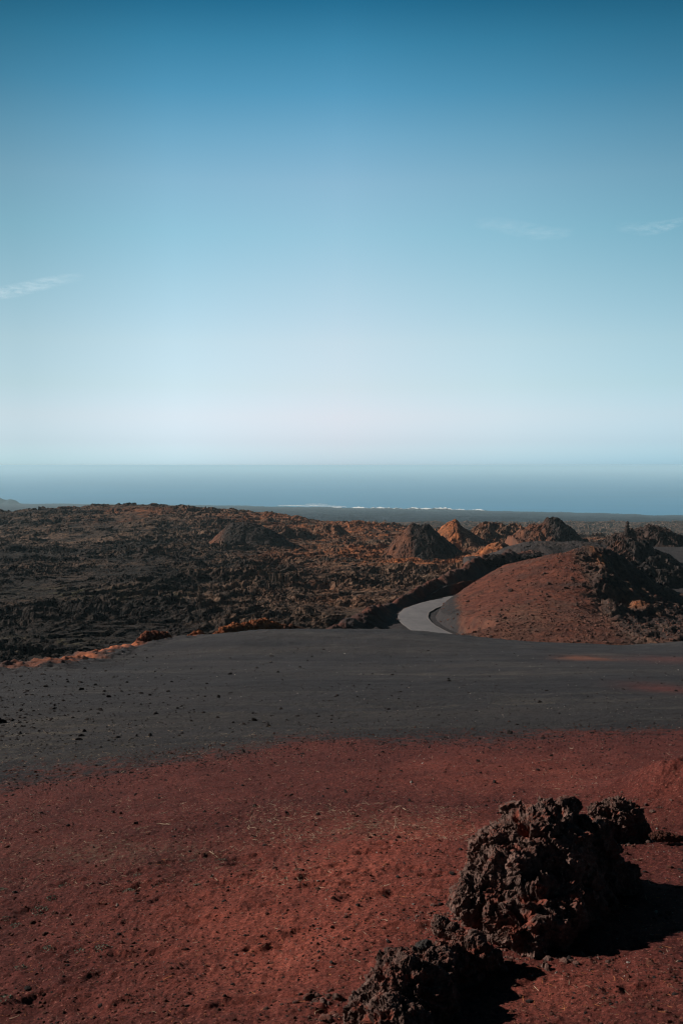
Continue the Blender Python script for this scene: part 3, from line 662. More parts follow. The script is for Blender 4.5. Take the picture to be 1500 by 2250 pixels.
# ------------------------------------------------------------------ rocks
def ico(sub):
    bm_v = []; import bmesh
    bm = bmesh.new(); bmesh.ops.create_icosphere(bm, subdivisions=sub, radius=1)
    v = np.array([x.co[:] for x in bm.verts]); f = np.array([[q.index for q in x.verts] for x in bm.faces]); bm.free(); return v, f
ICO1, ICO2, ICO3, ICO4, ICO5 = [ico(k) for k in (1, 2, 3, 4, 5)]
def rock_shape(sub, seed, amp=.35, cuts=5):
    v, f = sub; v = v.copy(); rs = np.random.RandomState(seed)
    for _ in range(cuts):
        n = rs.normal(size=3); n /= np.linalg.norm(n); h = rs.uniform(.45, .8); dd = v @ n; m = dd > h; v[m] -= np.outer(dd[m] - h, n) * .9
    v = v * (1 + amp * fbm3(v + seed * 3.1, .9, 3, seed))[:, None]
    return v * rs.uniform(.75, 1.2, 3), f
def remesh_rock(name, lumps, voxel, seed, mat, amp=1.0, dust_low=0.0, pit=1.0):
    """lumps: (px, py, d, radius in photo px, squash) -> one continuous rough rock"""
    V, I, n = [], [], 0; rs = np.random.RandomState(seed)
    v0, f0 = ICO3
    cen = np.mean([P(a[0], a[1], a[2]) for a in lumps], 0)
    for k, a in enumerate(lumps):
        px, py, d, r = a[:4]; sq = a[4] if len(a) > 4 else (1, 1, 1)
        rr = r * d / F; q = v0 * (1 + .10 * fbm3(v0 + k * 7.7 + seed, .8, 3, seed + k))[:, None] * rr * np.array(sq)
        V.append(q + P(px, py, d) - cen); I.append(f0.ravel() + n); n += len(v0)
    tmp = raw_mesh('tmp', np.concatenate(V), np.concatenate(I), 3)
    md = tmp.modifiers.new('r', 'REMESH'); md.mode = 'VOXEL'; md.voxel_size = voxel
    dg = bpy.context.evaluated_depsgraph_get(); dg.update()
    me = bpy.data.meshes.new_from_object(tmp.evaluated_get(dg)); bpy.data.objects.remove(tmp)
    nv = len(me.vertices); co = np.empty(nv * 3, np.float32); me.vertices.foreach_get('co', co); co = co.reshape(-1, 3).astype(float)
    no = np.empty(nv * 3, np.float32); me.vertices.foreach_get('normal', no); no = no.reshape(-1, 3).astype(float)
    s = lumps[0][3] * lumps[0][2] / F
    big = fbm3(co, s * .9, 3, seed + 1) * s * .12
    wv = co + .12 * s * np.stack([perlin3(co / s * 2.3, 5), perlin3(co / s * 2.3, 6), perlin3(co / s * 2.3, 7)], 1)
    c1 = -np.clip(.55 - worley3(wv, s * .62, seed + 2), 0, 1) * s * .20
    knob = -np.abs(fbm3(co, s * .60, 6, seed + 4, .6)) * s * .11
    pits = -np.clip(.5 - worley3(wv, s * .15, seed + 6), 0, 1) * s * .11 * pit
    fine = (1 - 2 * np.abs(fbm3(co, s * .14, 4, seed + 8, .6))) * s * .022
    hol = -np.clip(fbm3(co * (1, 1, 1.7) + 31, s * .62, 2, seed + 9) - .30, 0, .6) * s * .62
    blk = cellh3(wv + .05 * s * np.stack([perlin3(co / s * 9, 15), perlin3(co / s * 9, 16), perlin3(co / s * 9, 17)], 1), s * .34, seed + 11) * s * .08 + cellh3(wv, s * .15, seed + 12) * s * .035
    dsp = amp * (big + knob + pits + fine + hol + c1 + blk) + s * .07
    co += no * dsp[:, None]
    dust = np.clip(-hol / (s * .05), 0, 1) * 1.0
    me.vertices.foreach_set('co', co.astype(np.float32).ravel())
    at = me.attributes.new('dust', 'FLOAT', 'POINT'); at.data.foreach_set('value', dust.astype(np.float32))
    me.polygons.foreach_set('use_smooth', np.full(len(me.polygons), False)); me.update()
    me.materials.clear(); me.materials.append(mat); me.name = name
    o = bpy.data.objects.new(name, me); C.objects.link(o); o.location = cen
    return o
MB = mat_boulder('boulder_lava', .9); MB2 = mat_boulder('boulder_lava_low', .7, .85); MRK = mat_boulder('rust_rock', .2, 1.0)
def recolor(name, a, b, dustc=None):
    m = M(name); ob = N(m.t, 'ShaderNodeTexCoord').outputs['Object']
    c = m.mix(m.noise(2.0, 7, .7, .35, .65, src=ob), a, b); c = m.mix(m.noise(9, 5, .7, .4, .65, src=ob), m.mix(.5, c, (.03, .02, .018)), c)
    m.color(c); m.bump(m.noise(5, 9, .78, 0, 1, src=ob), .25, .8); return m.m
MORANGE = recolor('orange_rock', (.22, .07, .032), (.52, .19, .075))
MDARK = recolor('dark_stone', (.014, .0135, .0145), (.038, .034, .034))
MREDST = recolor('red_stone', (.075, .024, .018), (.16, .06, .042))
MPALE = recolor('pale_stone', (.3, .27, .24), (.5, .46, .42))
MGREY = recolor('grey_stone', (.06, .058, .06), (.12, .115, .115))
big = remesh_rock('boulder', [(1185, 1900, 7.95, 112), (1120, 1950, 7.6, 92), (1085, 1890, 7.9, 62), (1150, 1830, 8.3, 50), (1215, 1828, 8.4, 56), (1285, 1890, 8.4, 74),
    (1180, 2000, 7.35, 74), (1262, 1960, 7.7, 62), (1330, 1935, 8.4, 62), (1050, 1975, 7.5, 54), (1080, 1935, 7.7, 60), (1170, 2062, 7.05, 36, (1, 1, .8)), (1205, 2040, 7.15, 44), (1110, 2020, 7.25, 48), (1145, 2042, 7.1, 42), (1225, 2005, 7.3, 52), (1300, 1985, 8.0, 50),
    (1122, 1793, 8.4, 16), (1150, 1797, 8.4, 18), (1195, 1778, 8.45, 19), (1243, 1784, 8.45, 20), (1370, 1930, 8.6, 34), (1092, 1835, 8.2, 22), (1290, 1830, 8.5, 30)], .0080, 4, MB, .95)
tag(big, 'largest dark pitted lava boulder on the red soil, red dust in its hollows', 'boulder')
low = remesh_rock('boulder', [(895, 2190, 6.1, 92), (935, 2130, 6.4, 52), (880, 2155, 6.3, 60), (1035, 2105, 6.75, 44), (1078, 2122, 6.8, 32), (980, 2140, 6.55, 56), (830, 2235, 5.95, 66), (940, 2225, 6.05, 70), (1010, 2165, 6.6, 46), (870, 2275, 5.7, 80)], .0072, 14, MB2, .95)
tag(low, 'dark crumbling lava boulder at the bottom edge, in front of the largest one', 'boulder')
b3 = remesh_rock('boulder', [(1345, 1803, 10.3, 44), (1318, 1790, 10.3, 28), (1350, 1776, 10.4, 26), (1378, 1800, 10.3, 38), (1405, 1826, 10.2, 26), (1325, 1825, 10.1, 26), (1375, 1835, 10.1, 26)], .008, 24, MB2, .95)
tag(b3, 'small dark rounded boulder close behind the largest boulder', 'boulder')
b4 = remesh_rock('rock', [(968, 2035, 6.95, 22), (992, 2046, 6.9, 20), (1010, 2060, 6.85, 20), (1040, 2068, 6.8, 24)], .006, 34, MB, .9)
tag(b4, 'low lumpy rock wedged between the two big boulders', 'rock')
b5 = remesh_rock('rock', [(930, 2082, 6.45, 18, (1.1, 1, .7)), (938, 2076, 6.45, 11)], .0045, 44, MGREY, .5)
tag(b5, 'smooth light grey rock resting on top of the crumbling boulder', 'rock')
b6 = remesh_rock('rock', [(1426, 1742, 12.4, 12, (1, 1, 1.5)), (1438, 1728, 12.4, 11, (.9, 1, 1.6)), (1416, 1752, 12.4, 9)], .008, 54, MB, .8)
tag(b6, 'narrow grey rock leaning on the little red mound at the right edge', 'rock')
b7 = remesh_rock('rock', [(1452, 1838, 9.9, 18, (1.5, 1, .5)), (1478, 1842, 9.9, 14, (1.5, 1, .5))], .006, 64, MREDST, .8)
tag(b7, 'flat reddish rock low on the soil right of the small boulder', 'rock')
b8 = remesh_rock('rock', [(1402, 1752, 12.4, 8, (1, 1, .8))], .008, 66, MB2, .8)
tag(b8, 'little black rock at the foot of the narrow grey rock', 'rock')
b9 = remesh_rock('rock', [(1480, 1712, 12.6, 12, (1.5, 1, .7)), (1458, 1712, 12.6, 9)], .008, 67, MREDST, .8)
tag(b9, 'small pale red rock half buried on top of the little red mound', 'rock')
b10 = remesh_rock('rock', [(6, 1592, 29, 11), (-6, 1588, 29, 12), (12, 1598, 29, 7)], .012, 70, MDARK, .9)
tag(b10, 'black rounded rock on the grey slope at the left edge', 'rock')
b11 = remesh_rock('rock', [(24, 1584, 29.6, 8, (1.4, 1, .7)), (32, 1587, 29.6, 6)], .012, 72, MGREY, .8)
tag(b11, 'grey brown rock beside the black rock at the left edge', 'rock')
b12 = remesh_rock('rock', [(6, 1610, 27, 6, (1.6, 1, .6))], .012, 73, MREDST, .8)
tag(b12, 'low brown rock just below the black rock at the left edge', 'rock')
b13 = remesh_rock('rock', [(480, 1869, 10.8, 5.5), (482, 1873, 10.8, 5)], .004, 75, MREDST, .7)
tag(b13, 'lone pinkish rock standing up from the red soil left of centre', 'rock')
# orange outcrops along the crest at the left
def outcrop(lumps, seed, label, mat=MORANGE, vox=.055, amp=1.0):
    if lumps[0][2] < 95: lumps = [(a[0], a[1] - 10, a[2] - 2.5, a[3] * 1.55) for a in lumps]
    o = remesh_rock('rock_outcrop', lumps, vox, seed, mat, amp); tag(o, label, 'rock outcrop'); return o
outcrop([(495, 1402, 83, 11), (515, 1396, 83.5, 11), (540, 1396, 84, 12), (560, 1392, 84.5, 13), (580, 1393, 85, 15), (600, 1397, 85.5, 14), (478, 1408, 82.5, 7)], 81, 'orange rock wall on the rim of the grey slope, left of the road')
outcrop([(622, 1401, 87, 12), (640, 1400, 87.5, 11), (655, 1402, 88, 9), (668, 1403, 88.5, 7)], 83, 'dark hollowed brown rocks right of the orange rock wall', recolor('brown_rock', (.07, .03, .022), (.30, .13, .075)))
outcrop([(322, 1417, 76, 12), (340, 1413, 76.5, 12), (360, 1414, 77, 10), (310, 1426, 75.5, 9), (345, 1424, 76, 9)], 85, 'rusty rock hump on the rim at the left of the orange wall', recolor('rusty_rock', (.11, .035, .022), (.33, .11, .055)))
outcrop([(430, 1406, 81, 6), (440, 1404, 81, 6), (418, 1410, 80.5, 5)], 87, 'little pale orange rock between the rusty hump and the orange wall', MORANGE)
outcrop([(688, 1405, 91, 5), (700, 1404, 91.5, 4)], 89, 'smallest orange rock at the right end of the rim', MORANGE)
# rocks along the road cutting bank
outcrop([(1068, 1238, 188, 12), (1082, 1232, 191, 13), (1096, 1230, 195, 13), (1106, 1238, 197, 12), (1050, 1248, 186, 12), (1090, 1245, 192, 12)], 91, 'black rock wall above the road cutting beyond the curve', MDARK, .12)
outcrop([(1135, 1232, 206, 11), (1152, 1229, 207, 11), (1168, 1228, 208, 10), (1180, 1225, 209, 9), (1120, 1237, 205, 10)], 93, 'long low black rock wall on the skyline of the red mound', MDARK, .12)
outcrop([(1377, 1172, 255, 8), (1377, 1164, 255, 6), (1377, 1156, 255, 4.5), (1378, 1149, 255, 3.5), (1384, 1170, 255, 5), (1391, 1176, 255, 5)], 92, 'thin dark rock spike standing on the skyline at the right', recolor('spire_rock', (.02, .018, .018), (.06, .045, .04)), .12, amp=.45)
outcrop([(1302, 1222, 148, 7), (1311, 1226, 147, 8), (1318, 1234, 146, 8), (1307, 1232, 147, 7), (1322, 1243, 145, 7)], 95, 'pale orange clinker rocks on the crest of the red mound', MORANGE, .09)
outcrop([(1400, 1330, 126, 9), (1415, 1335, 125.5, 10), (1405, 1345, 124.5, 8)], 97, 'orange clinker lump in the gully right of the red mound', recolor('clinker', (.13, .045, .026), (.40, .15, .07)), .07)
outcrop([(1332, 1275, 133, 6), (1338, 1282, 132, 5)], 99, 'dark rocks on the sharp edge of the red mound above its gully', MDARK, .09)
# ------------------------------------------------------------------ scattered stones
VAR1 = [rock_shape(ICO2, 200 + k, .3, 5) for k in range(10)]
def scatter(name, pos, size, mat, label, cat, seed, flat=.75):
    rs = np.random.RandomState(seed); V, I, n = [], [], 0
    for p, s in zip(pos, size):
        v, f = VAR1[rs.randint(len(VAR1))]; a = rs.uniform(0, 6.283); c, q = math.cos(a), math.sin(a)
        w_ = v * s; w_ = np.stack([w_[:, 0] * c - w_[:, 1] * q, w_[:, 0] * q + w_[:, 1] * c, w_[:, 2] * flat], 1) + p
        V.append(w_); I.append(f.ravel() + n); n += len(v)
    o = raw_mesh(name, np.concatenate(V), np.concatenate(I), 3, None, mat, False)
    return tag(o, label, cat, kind='stuff')
def rand_ground(n, rs, pxr, pyr):
    """n random points of the near ground inside a window of view directions"""
    px = rs.uniform(*pxr, n * 2); py = rs.uniform(*pyr, n * 2)
    U, T = ut(px, py); ds = np.exp(np.linspace(math.log(4.5), math.log(92), 500))
    ug = np.linspace(-.45, .45, 60); G = base_ground(ug[:, None] * ds[None], ds[None] + 0 * ug[:, None]) / ds
    G = np.maximum.accumulate(G, 1)
    ui = np.clip(np.round((U + .45) / .9 * 59).astype(int), 0, 59)
    d = np.array([ds[min(np.searchsorted(G[i], t), 499)] for i, t in zip(ui, T)])[:n]
    x = U[:n] * d; return x, d
rs = np.random.RandomState(5)
def pts_on(x, y, sink=0): return np.stack([x, y, ground_z(x, y) - sink], 1)
# red soil crumbs
xa, ya = rand_ground(12000, rs, (-150, 1650), (1640, 2300)); sa = np.exp(rs.normal(-5.2, .6, len(xa))) * (ya / 9) ** .35
scatter('gravel', pts_on(xa, ya), np.clip(sa, .003, .035), MREDST, 'small crumbs of red cinder scattered over the red soil', 'gravel', 1)
xa, ya = rand_ground(3500, rs, (-150, 1650), (1620, 2250)); sa = np.exp(rs.normal(-5.1, .6, len(xa))) * (ya / 9) ** .5
scatter('gravel', pts_on(xa, ya), np.clip(sa, .003, .028), MDARK, 'small dark stones scattered over the red soil', 'gravel', 2)
# grey slope stones, many at the left
xa, ya = rand_ground(2600, rs, (-150, 1650), (1425, 1660)); sa = np.exp(rs.normal(-3.9, .5, len(xa))) * (ya / 40) ** .6
xb, yb = rand_ground(5200, rs, (-150, 900), (1425, 1640)); kk = rs.uniform(size=len(xb)) < np.exp(-np.clip(xb / yb * 2187 + 750, 0, 999) / 260 - 0 * yb); xb, yb = xb[kk], yb[kk]; sb = np.exp(rs.normal(-3.45, .5, len(xb))) * (yb / 45) ** .5
scatter('gravel', np.concatenate([pts_on(xa, ya), pts_on(xb, yb)]), np.clip(np.r_[sa, sb], .01, .2), MDARK, 'dark stones scattered over the grey cinder slope', 'gravel', 3)
# rubble round the feet of the boulders
_c = [(on_ground(px, py), r) for px, py, r in ((1170, 2080, .45), (1050, 2020, .35), (980, 2010, .3), (1090, 2110, .3), (880, 2230, .4), (800, 2230, .3), (1390, 1850, .3), (1250, 2090, .3), (1440, 1770, .5), (700, 2210, .25))]
xr, yr = [], []
for (cx_, cy_), r_ in _c:
    n_ = 45; xr.append(cx_ + rs.normal(0, r_ * .6, n_)); yr.append(cy_ + rs.normal(0, r_ * .5, n_))
xr = np.concatenate(xr); yr = np.concatenate(yr)
scatter('rubble', pts_on(xr, yr), np.clip(np.exp(rs.normal(-4.3, .55, len(xr))), .004, .05), MB2, 'dark broken crumbs of lava lying round the feet of the boulders', 'rubble', 8)
# the two soils spill over one another along their border
ub = rs.uniform(-.40, .40, 6000); db = np.interp(ub, BU, BD) + rs.normal(0, 1.3, 6000); on_red = db < np.interp(ub, BU, BD); xb, yb = ub * db, db
sb = np.clip(np.exp(rs.normal(-4.6, .5, 6000)), .004, .035)
scatter('gravel', pts_on(xb[on_red], yb[on_red]), sb[on_red], MDARK, 'black crumbs spilt over the red soil along its border', 'gravel', 11)
scatter('gravel', pts_on(xb[~on_red], yb[~on_red]), sb[~on_red], MREDST, 'red crumbs spilt over the grey slope along its border', 'gravel', 12)
# clods on the mound
def mound_pts(n, rs, dens):
    x = rs.uniform(11, 46, n * 4); y = rs.uniform(99, 152, n * 4)
    k = rs.uniform(size=n * 4) < dens(x, y); x = x[k][:n]; y = y[k][:n]
    z, rg, rr = mound_z(x, y); rd = seg_dist(x, y, ROADC); ok = (rd > 3.2)
    return np.stack([x, y, z], 1)[ok]
pm = mound_pts(7000, rs, lambda x, y: np.clip(.25 + 1.0 * (1 - sstep(100, 128, y)) + .4 * sstep(28, 34, x), 0, 1))
scatter('gravel', pm, np.clip(np.exp(rs.normal(-2.45, .5, len(pm))), .03, .3), recolor('clod', (.07, .032, .026), (.17, .08, .058)), 'brown clods strewn over the face of the red mound', 'gravel', 4)
pl_x, pl_y = rand_ground(2600, rs, (-100, 1600), (1430, 2150)); sl_ = np.exp(rs.normal(-4.85, .4, len(pl_x))) * (pl_y / 18) ** .7
scatter('gravel', pts_on(pl_x, pl_y), np.clip(sl_, .004, .045), MPALE, 'tiny pale stones dotted over both soils', 'gravel', 6)
# individual larger stones
MESHES = {}
def stone_mesh(kind, mat, k):
    key = (kind, k)
    if key not in MESHES:
        v, f = rock_shape(ICO4, 300 + k * 7, .32, 6); v = v + .05 * v * fbm3(v, .3, 3, k)[:, None]
        me = bpy.data.meshes.new(kind); me.from_pydata(v.tolist(), [], f.tolist()); me.materials.append(mat)
        MESHES[key] = me
    return MESHES[key]
def stones(name, xy, sizes, mat, label, group, zf):
    ORD = ['leftmost', 'second', 'third', 'fourth', 'fifth', 'sixth', 'seventh', 'eighth', 'ninth', 'tenth', 'eleventh', 'twelfth', 'thirteenth', 'fourteenth', 'fifteenth', 'sixteenth', 'seventeenth', 'eighteenth', 'nineteenth', 'twentieth']
    order = {int(k): r for r, k in enumerate(np.argsort([a[0] / a[1] for a in xy]))}; nn = len(xy)
    z = zf(np.array([a[0] for a in xy], float), np.array([a[1] for a in xy], float))
    for i, ((x, y), s) in enumerate(zip(xy, sizes)):
        o = bpy.data.objects.new(name, stone_mesh(name + mat.name, mat, i % 6)); C.objects.link(o)
        o.location = (x, y, z[i] + s * .2); o.scale = (s, s * random.uniform(.7, 1), s * random.uniform(.55, .85)); o.rotation_euler = (random.uniform(-.3, .3), random.uniform(-.3, .3), random.uniform(0, 6.28))
        r = order[i]; side, q = ('left', r) if r < nn / 2 else ('right', nn - 1 - r)
        tag(o, label + (', the %s-most one' % side if q == 0 else ', %s from the %s' % (ORD[q], side)), 'stone', group)
pk = [(617, 1555), (810, 1505), (985, 1495), (1075, 1484), (740, 1531), (985, 1492), (860, 1528), (220, 1562), (310, 1551), (560, 1580), (590, 1596), (390, 1560), (150, 1500), (60, 1520), (95, 1530), (30, 1545), (140, 1540), (180, 1515), (210, 1505), (250, 1490), (100, 1510), (120, 1552), (45, 1560), (280, 1500), (340, 1478), (420, 1470), (455, 1500), (505, 1483), (560, 1476), (610, 1480), (660, 1470), (1185, 1541), (1120, 1613), (1290, 1470), (880, 1522), (535, 1656), (480, 1537), (370, 1520), (330, 1530), (240, 1530)]
stones('stone', [on_ground(*p) for p in pk], [random.uniform(.05, .12) for _ in pk], MDARK, 'small dark stone lying on the grey cinder slope', 'dark stones on the grey slope', ground_z)
pk = [(500, 1815), (880, 1695), (1055, 1700), (1086, 1720), (1005, 1721), (630, 1790), (700, 1792), (1050, 1674), (830, 1730), (760, 1745), (450, 1788), (300, 1815), (150, 1815), (255, 1836), (560, 1775), (720, 1735), (950, 1740), (1180, 1690), (1130, 1745), (640, 1745), (840, 1660), (1210, 1665), (1060, 1655), (900, 1760), (350, 1760), (90, 1790), (980, 1650), (1300, 1680)]
stones('stone', [on_ground(*p) for p in pk], [random.uniform(.02, .042) for _ in pk], MDARK, 'small dark stone lying on the red soil', 'dark stones on the red soil', ground_z)
pk = [(1262, 1255), (1230, 1232), (1243, 1250), (1253, 1254), (1230, 1234), (1205, 1284), (1200, 1308), (1265, 1334), (1280, 1287), (1270, 1355), (1160, 1352), (1120, 1300), (1195, 1262), (1255, 1270), (1138, 1330), (1243, 1293), (1355, 1396), (1378, 1385), (1310, 1312), (1100, 1322), (1075, 1345), (1140, 1278), (1175, 1320), (1300, 1330), (1160, 1330)]
def on_mound(px, py):
    u, t = ut(px, py); ds = np.linspace(98, 153, 400); z = mound_smooth(u * ds, ds); k = np.argmax(z / ds >= t); return u * ds[k], ds[k]
stones('stone', [on_mound(*p) for p in pk], [random.uniform(.22, .42) for _ in pk], recolor('mound_stone', (.05, .03, .027), (.16, .09, .07)), 'brown stone lying on the face of the red mound', 'stones on the red mound', lambda x, y: mound_z(x, y)[0])
# ------------------------------------------------------------------ straw litter, twigs, little plants
def twig_geo(L, r, rs, n=5):
    a = rs.uniform(0, 6.283); p = np.zeros((n, 3)); d = np.array([math.cos(a), math.sin(a) * .7, rs.uniform(-.05, .25)])
    for i in range(1, n):
        d = d + rs.normal(0, .35, 3) * (1, 1, .4); d /= np.linalg.norm(d); p[i] = p[i - 1] + d * L / (n - 1)
    V = []; s_ = np.array([[0, 0, 1], [.87, 0, -.5], [-.87, 0, -.5]]); s2 = np.array([[0, 0, 1], [0, .87, -.5], [0, -.87, -.5]])
    o = s2 if abs(math.cos(a)) > .7 else s_
    for i in range(n): V.append(p[i] + o * r * (1 - .5 * i / n))
    V = np.concatenate(V); F_ = []
    for i in range(n - 1):
        for j in range(3): F_ += [i * 3 + j, i * 3 + (j + 1) % 3, i * 3 + 3 + (j + 1) % 3, i * 3 + 3 + j]
    return V, np.array(F_)
def litter(name, pos, lens, rad, mat, label, seed):
    rs_ = np.random.RandomState(seed); V, I, n = [], [], 0
    for p, l in zip(pos, lens):
        v, f = twig_geo(l, rad * l, rs_); V.append(v + p + (0, 0, l * .05)); I.append(f + n); n += len(v)
    return tag(raw_mesh(name, np.concatenate(V), np.concatenate(I), 4, None, mat, True), label, 'litter', kind='stuff')
MSTR = mat_plain_color('straw', (.26, .19, .13), (.58, .46, .34), 6)
MSTR2 = mat_plain_color('orange_twig', (.40, .15, .06), (.62, .27, .12), 6)
parts = []
for n, a, b in ((2400, (-100, 750), (1760, 1960)), (1600, (550, 1050), (1770, 1850)), (1100, (-100, 1600), (1640, 1800)), (900, (-100, 700), (1585, 1690)), (500, (-100, 1100), (1900, 2250)), (500, (1100, 1550), (1640, 2240))):
    parts.append(rand_ground(n, rs, a, b))
xa = np.concatenate([p[0] for p in parts]); ya = np.concatenate([p[1] for p in parts])
litter('straw_litter', pts_on(xa, ya), np.clip(np.exp(rs.normal(-3.3, .4, len(xa))) * (ya / 11) ** .55, .01, .16), .028, MSTR, 'bits of dry pale straw scattered over the soil', 3)
xa, ya = rand_ground(1500, rs, (-100, 1600), (1800, 2260))
litter('straw_litter', pts_on(xa, ya), np.clip(np.exp(rs.normal(-3.7, .4, len(xa))), .01, .08), .035, MSTR2, 'bits of rusty stalk scattered over the red soil', 4)
def twig(px, py, L, mat, label, seed, ang, nodes=7, group=None):
    x, y = on_ground(px, py); z = ground_z(np.array([x]), np.array([y]))[0]
    rs_ = np.random.RandomState(seed); V, I, n = [], [], 0
    for k in range(3):
        n_ = nodes if k == 0 else 4; l = L if k == 0 else L * .35
        a = ang + (0 if k == 0 else rs_.uniform(.4, .9) * (-1) ** k)
        p = np.zeros((n_, 3)); st = 0 if k == 0 else rs_.uniform(.2, .6) * L
        p[0] = (math.cos(ang) * st, math.sin(ang) * st, 0)
        for i in range(1, n_):
            a += rs_.normal(0, .22); p[i] = p[i - 1] + np.array([math.cos(a), math.sin(a), rs_.normal(.02, .08)]) * l / (n_ - 1)
        r = L * .024 * (1 if k == 0 else .6)
        for i in range(n_):
            rr_ = r * (1 - .5 * i / n_); an = np.arange(5) * 2 * math.pi / 5
            ring = np.stack([-math.sin(a) * np.cos(an), math.cos(a) * np.cos(an), np.sin(an)], 1) * rr_
            V.append(p[i] + ring)
        for i in range(n_ - 1):
            for j in range(5): I += [n + i * 5 + j, n + i * 5 + (j + 1) % 5, n + i * 5 + 5 + (j + 1) % 5, n + i * 5 + 5 + j]
        n += n_ * 5
    o = raw_mesh('twig', np.concatenate(V), np.array(I), 4, None, mat, True); o.location = (x, y, z + L * .03)
    tag(o, label, 'twig', group)
twig(738, 2032, .045, MSTR2, 'short bright orange twig on the red soil', 1, .3)
twig(838, 2027, .11, MSTR, 'pale forked twig lying left of the largest boulder', 2, .05)
twig(540, 2090, .08, MSTR2, 'crooked orange twig beside a dark dent in the soil', 3, .2)
twig(365, 2062, .06, MSTR, 'feathery pink twig in the middle of the red soil', 4, .1)
twig(755, 1820, .2, MSTR, 'longest white dry stalk in the straw patch', 5, -.05)
twig(800, 1812, .16, MSTR, 'white dry stalk at the right of the straw patch', 6, .15)
twig(300, 1827, .16, MSTR, 'white dry stalk left of centre on the red soil', 7, .3)
twig(345, 1815, .2, MSTR, 'long pale stalk lying above the lone pinkish rock', 8, .05)
twig(100, 1876, .14, MSTR, 'pale curled stalk near the left edge of the red soil', 9, .4)
twig(1128, 1975, .06, MSTR, 'thin pale stalk caught in a hollow of the largest boulder', 10, 1.2) if False else None
MPLANT = mat_plain_color('grey_green_leaf', (.07, .10, .08), (.17, .22, .17), 15)
def plant(px, py, r, seed, label, group):
    x, y = on_ground(px, py); z = ground_z(np.array([x]), np.array([y]))[0]
    rs_ = np.random.RandomState(seed); V, I = [], []
    for k in range(90):
        a = rs_.uniform(0, 6.28); rad = r * math.sqrt(rs_.uniform()); h = r * .5 * (1 - (rad / r) ** 2) * rs_.uniform(.3, 1)
        c = np.array([math.cos(a) * rad * 1.3, math.sin(a) * rad, h]); s_ = r * rs_.uniform(.10, .2)
        d1 = rs_.normal(size=3); d1 /= np.linalg.norm(d1); d2 = np.cross(d1, rs_.normal(size=3)); d2 /= np.linalg.norm(d2)
        n = len(V); V += [c - d1 * s_, c + d2 * s_ * .45, c + d1 * s_, c - d2 * s_ * .45]; I += [n, n + 1, n + 2, n + 3]
    o = raw_mesh('plant', np.array(V), np.array(I), 4, None, MPLANT, False); o.location = (x, y, z); tag(o, label, 'plant', group)
PL = ((115, 1977, .055), (90, 1997, .07), (88, 2010, .045), (37, 2032, .05), (15, 2020, .04), (145, 1954, .055), (285, 1957, .055), (225, 2093, .06), (110, 2086, .055), (305, 1929, .05), (485, 1888, .05), (350, 1946, .045), (425, 1890, .04), (435, 1947, .04), (3, 1961, .06), (655, 1917, .03), (180, 2090, .05), (45, 2133, .05), (10, 2203, .06))
_n = ['first', 'second', 'third', 'fourth', 'fifth', 'sixth', 'seventh', 'eighth', 'ninth', 'tenth']
_o = sorted(range(len(PL)), key=lambda k: PL[k][0]); PLW = [''] * len(PL)
for r_, k in enumerate(_o): PLW[k] = (_n[r_] + ' from the left') if r_ < 10 else (_n[len(PL) - 1 - r_] + ' from the right')
for k, (px, py, r) in enumerate(((115, 1977, .055), (90, 1997, .07), (88, 2010, .045), (37, 2032, .05), (15, 2020, .04), (145, 1954, .055), (285, 1957, .055), (225, 2093, .06), (110, 2086, .055), (305, 1929, .05), (485, 1888, .05), (350, 1946, .045), (425, 1890, .04), (435, 1947, .04), (3, 1961, .06), (655, 1917, .03), (180, 2090, .05), (45, 2133, .05), (10, 2203, .06))):
    plant(px, py, r, 500 + k, 'tiny grey green plant flat on the red soil, ' + PLW[k], 'tiny plants on the red soil')
# thin pale slab on the far lava
px0 = P(256, 1137, 515); px1 = P(275, 1134.5, 515)
m_ = mat_plain_color('pink_plaster', (.62, .40, .34), (.7, .47, .4), 1)
import bmesh
bm = bmesh.new(); cx = (px0 + px1) / 2; Lx = abs(px1[0] - px0[0])
bmesh.ops.create_cube(bm, size=1)
for v in bm.verts: v.co = (v.co.x * Lx, v.co.y * 1.0, v.co.z * .55 + v.co.x * .5)
bmesh.ops.bevel(bm, geom=bm.edges[:], offset=.06, segments=2)
me = bpy.data.meshes.new('low_wall'); bm.to_mesh(me); bm.free(); me.materials.append(m_)
o = bpy.data.objects.new('low_wall', me); C.objects.link(o); o.location = cx; o.rotation_euler = (0, 0, R(-25)); tag(o, 'short pale pink low wall on the dark lava beside the tiny rusty cone', 'wall')
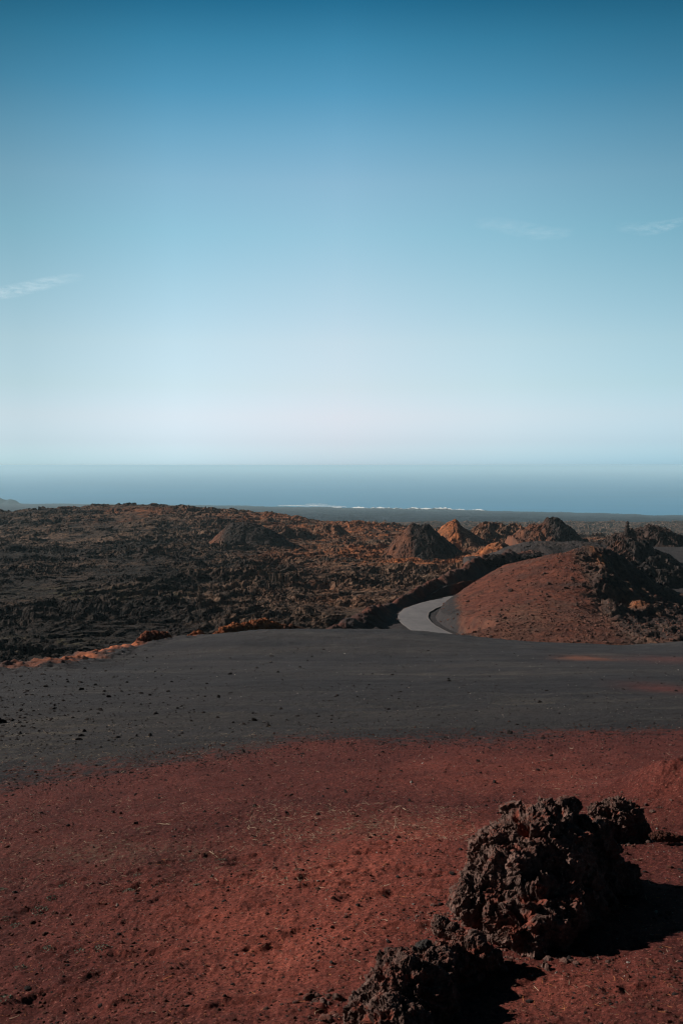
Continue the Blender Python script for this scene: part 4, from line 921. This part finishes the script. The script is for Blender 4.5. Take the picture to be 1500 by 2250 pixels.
# ------------------------------------------------------------------ thin clouds, high and far, outside the haze
def cloud(px0, py0, px1, py1, thick, d, seed, label, op):
    a = P(px0, py0, d); b = P(px1, py1, d); n, mm = 60, 16
    s = np.linspace(0, 1, n); q = np.linspace(-1, 1, mm); S, Q = np.meshgrid(s, q)
    wdt = thick * (.4 + .6 * np.sin(np.clip(S, .02, .98) * math.pi) ** .6)
    X = a[0] + (b[0] - a[0]) * S + Q * wdt * .3 * 0; Y = d - Q * wdt * 1.5; Z = a[2] + (b[2] - a[2]) * S + Q * wdt * 1.0 + thick * .5 * np.sin(S * 5 + seed)
    m = bpy.data.materials.new('thin_cloud'); m.use_nodes = True; t = m.node_tree; t.nodes.clear()
    out = N(t, 'ShaderNodeOutputMaterial'); tr = N(t, 'ShaderNodeBsdfTransparent'); df = N(t, 'ShaderNodeBsdfTranslucent'); d2 = N(t, 'ShaderNodeBsdfDiffuse')
    ad = N(t, 'ShaderNodeAddShader'); mxs = N(t, 'ShaderNodeMixShader')
    df.inputs[0].default_value = (1, .97, .95, 1); d2.inputs[0].default_value = (1, .97, .95, 1)
    at = N(t, 'ShaderNodeAttribute', attribute_name='op'); nz = N(t, 'ShaderNodeTexNoise'); nz.inputs['Scale'].default_value = 3.2; nz.inputs['Detail'].default_value = 6
    gm = N(t, 'ShaderNodeNewGeometry'); mp = N(t, 'ShaderNodeMapping'); mp.inputs['Scale'].default_value = (1 / thick / 6, 1 / thick / 9, 1 / thick / 1.4)
    t.links.new(gm.outputs['Position'], mp.inputs[0]); t.links.new(mp.outputs[0], nz.inputs['Vector'])
    rg = N(t, 'ShaderNodeMapRange'); rg.inputs[1].default_value = .30; rg.inputs[2].default_value = .85; t.links.new(nz.outputs[0], rg.inputs[0])
    mu = N(t, 'ShaderNodeMath', operation='MULTIPLY'); t.links.new(at.outputs['Fac'], mu.inputs[0]); t.links.new(rg.outputs[0], mu.inputs[1])
    t.links.new(df.outputs[0], ad.inputs[0]); t.links.new(d2.outputs[0], ad.inputs[1])
    t.links.new(mu.outputs[0], mxs.inputs[0]); t.links.new(tr.outputs[0], mxs.inputs[1]); t.links.new(ad.outputs[0], mxs.inputs[2]); t.links.new(mxs.outputs[0], out.inputs[0])
    opq = op * np.clip(1 - Q ** 2, 0, 1) * np.clip(np.sin(S * math.pi), 0, 1) ** .7
    o = grid_mesh('cloud', X, Y, Z, dict(op=opq), m); o.visible_shadow = True
    tag(o, label, 'cloud')
cloud(1040, 497, 1260, 508, 60, 9000, 1, 'faint wisp of cloud in the right half of the sky', .12)
cloud(1350, 505, 1510, 487, 50, 9000, 2, 'faintest wisp of cloud by the right edge of the sky', .11)
cloud(-120, 655, 190, 612, 50, 9000, 3, 'thin white streak of cloud low at the left edge of the sky', .17)
# ------------------------------------------------------------------ haze
bm = bmesh.new(); bmesh.ops.create_cube(bm, size=1)
x0, x1, y0, y1, z0, z1 = -61000, 61000, -400, 61500, SEA - 6, 2.5
for v in bm.verts: v.co = (x0 if v.co.x < 0 else x1, y0 if v.co.y < 0 else y1, z0 if v.co.z < 0 else z1)
me = bpy.data.meshes.new('haze'); bm.to_mesh(me); bm.free()
mh = bpy.data.materials.new('haze_air'); mh.use_nodes = True; t = mh.node_tree; t.nodes.clear()
out = N(t, 'ShaderNodeOutputMaterial'); pv = N(t, 'ShaderNodeVolumePrincipled'); pv.inputs['Color'].default_value = (.60, .87, 1.0, 1); pv.inputs['Density'].default_value = 7.0e-5
pv.inputs['Anisotropy'].default_value = 0.05
t.links.new(pv.outputs[0], out.inputs['Volume']); me.materials.append(mh)
o = bpy.data.objects.new('haze', me); C.objects.link(o); tag(o, 'pale blue haze over the distant land and sea', 'haze', kind='stuff')
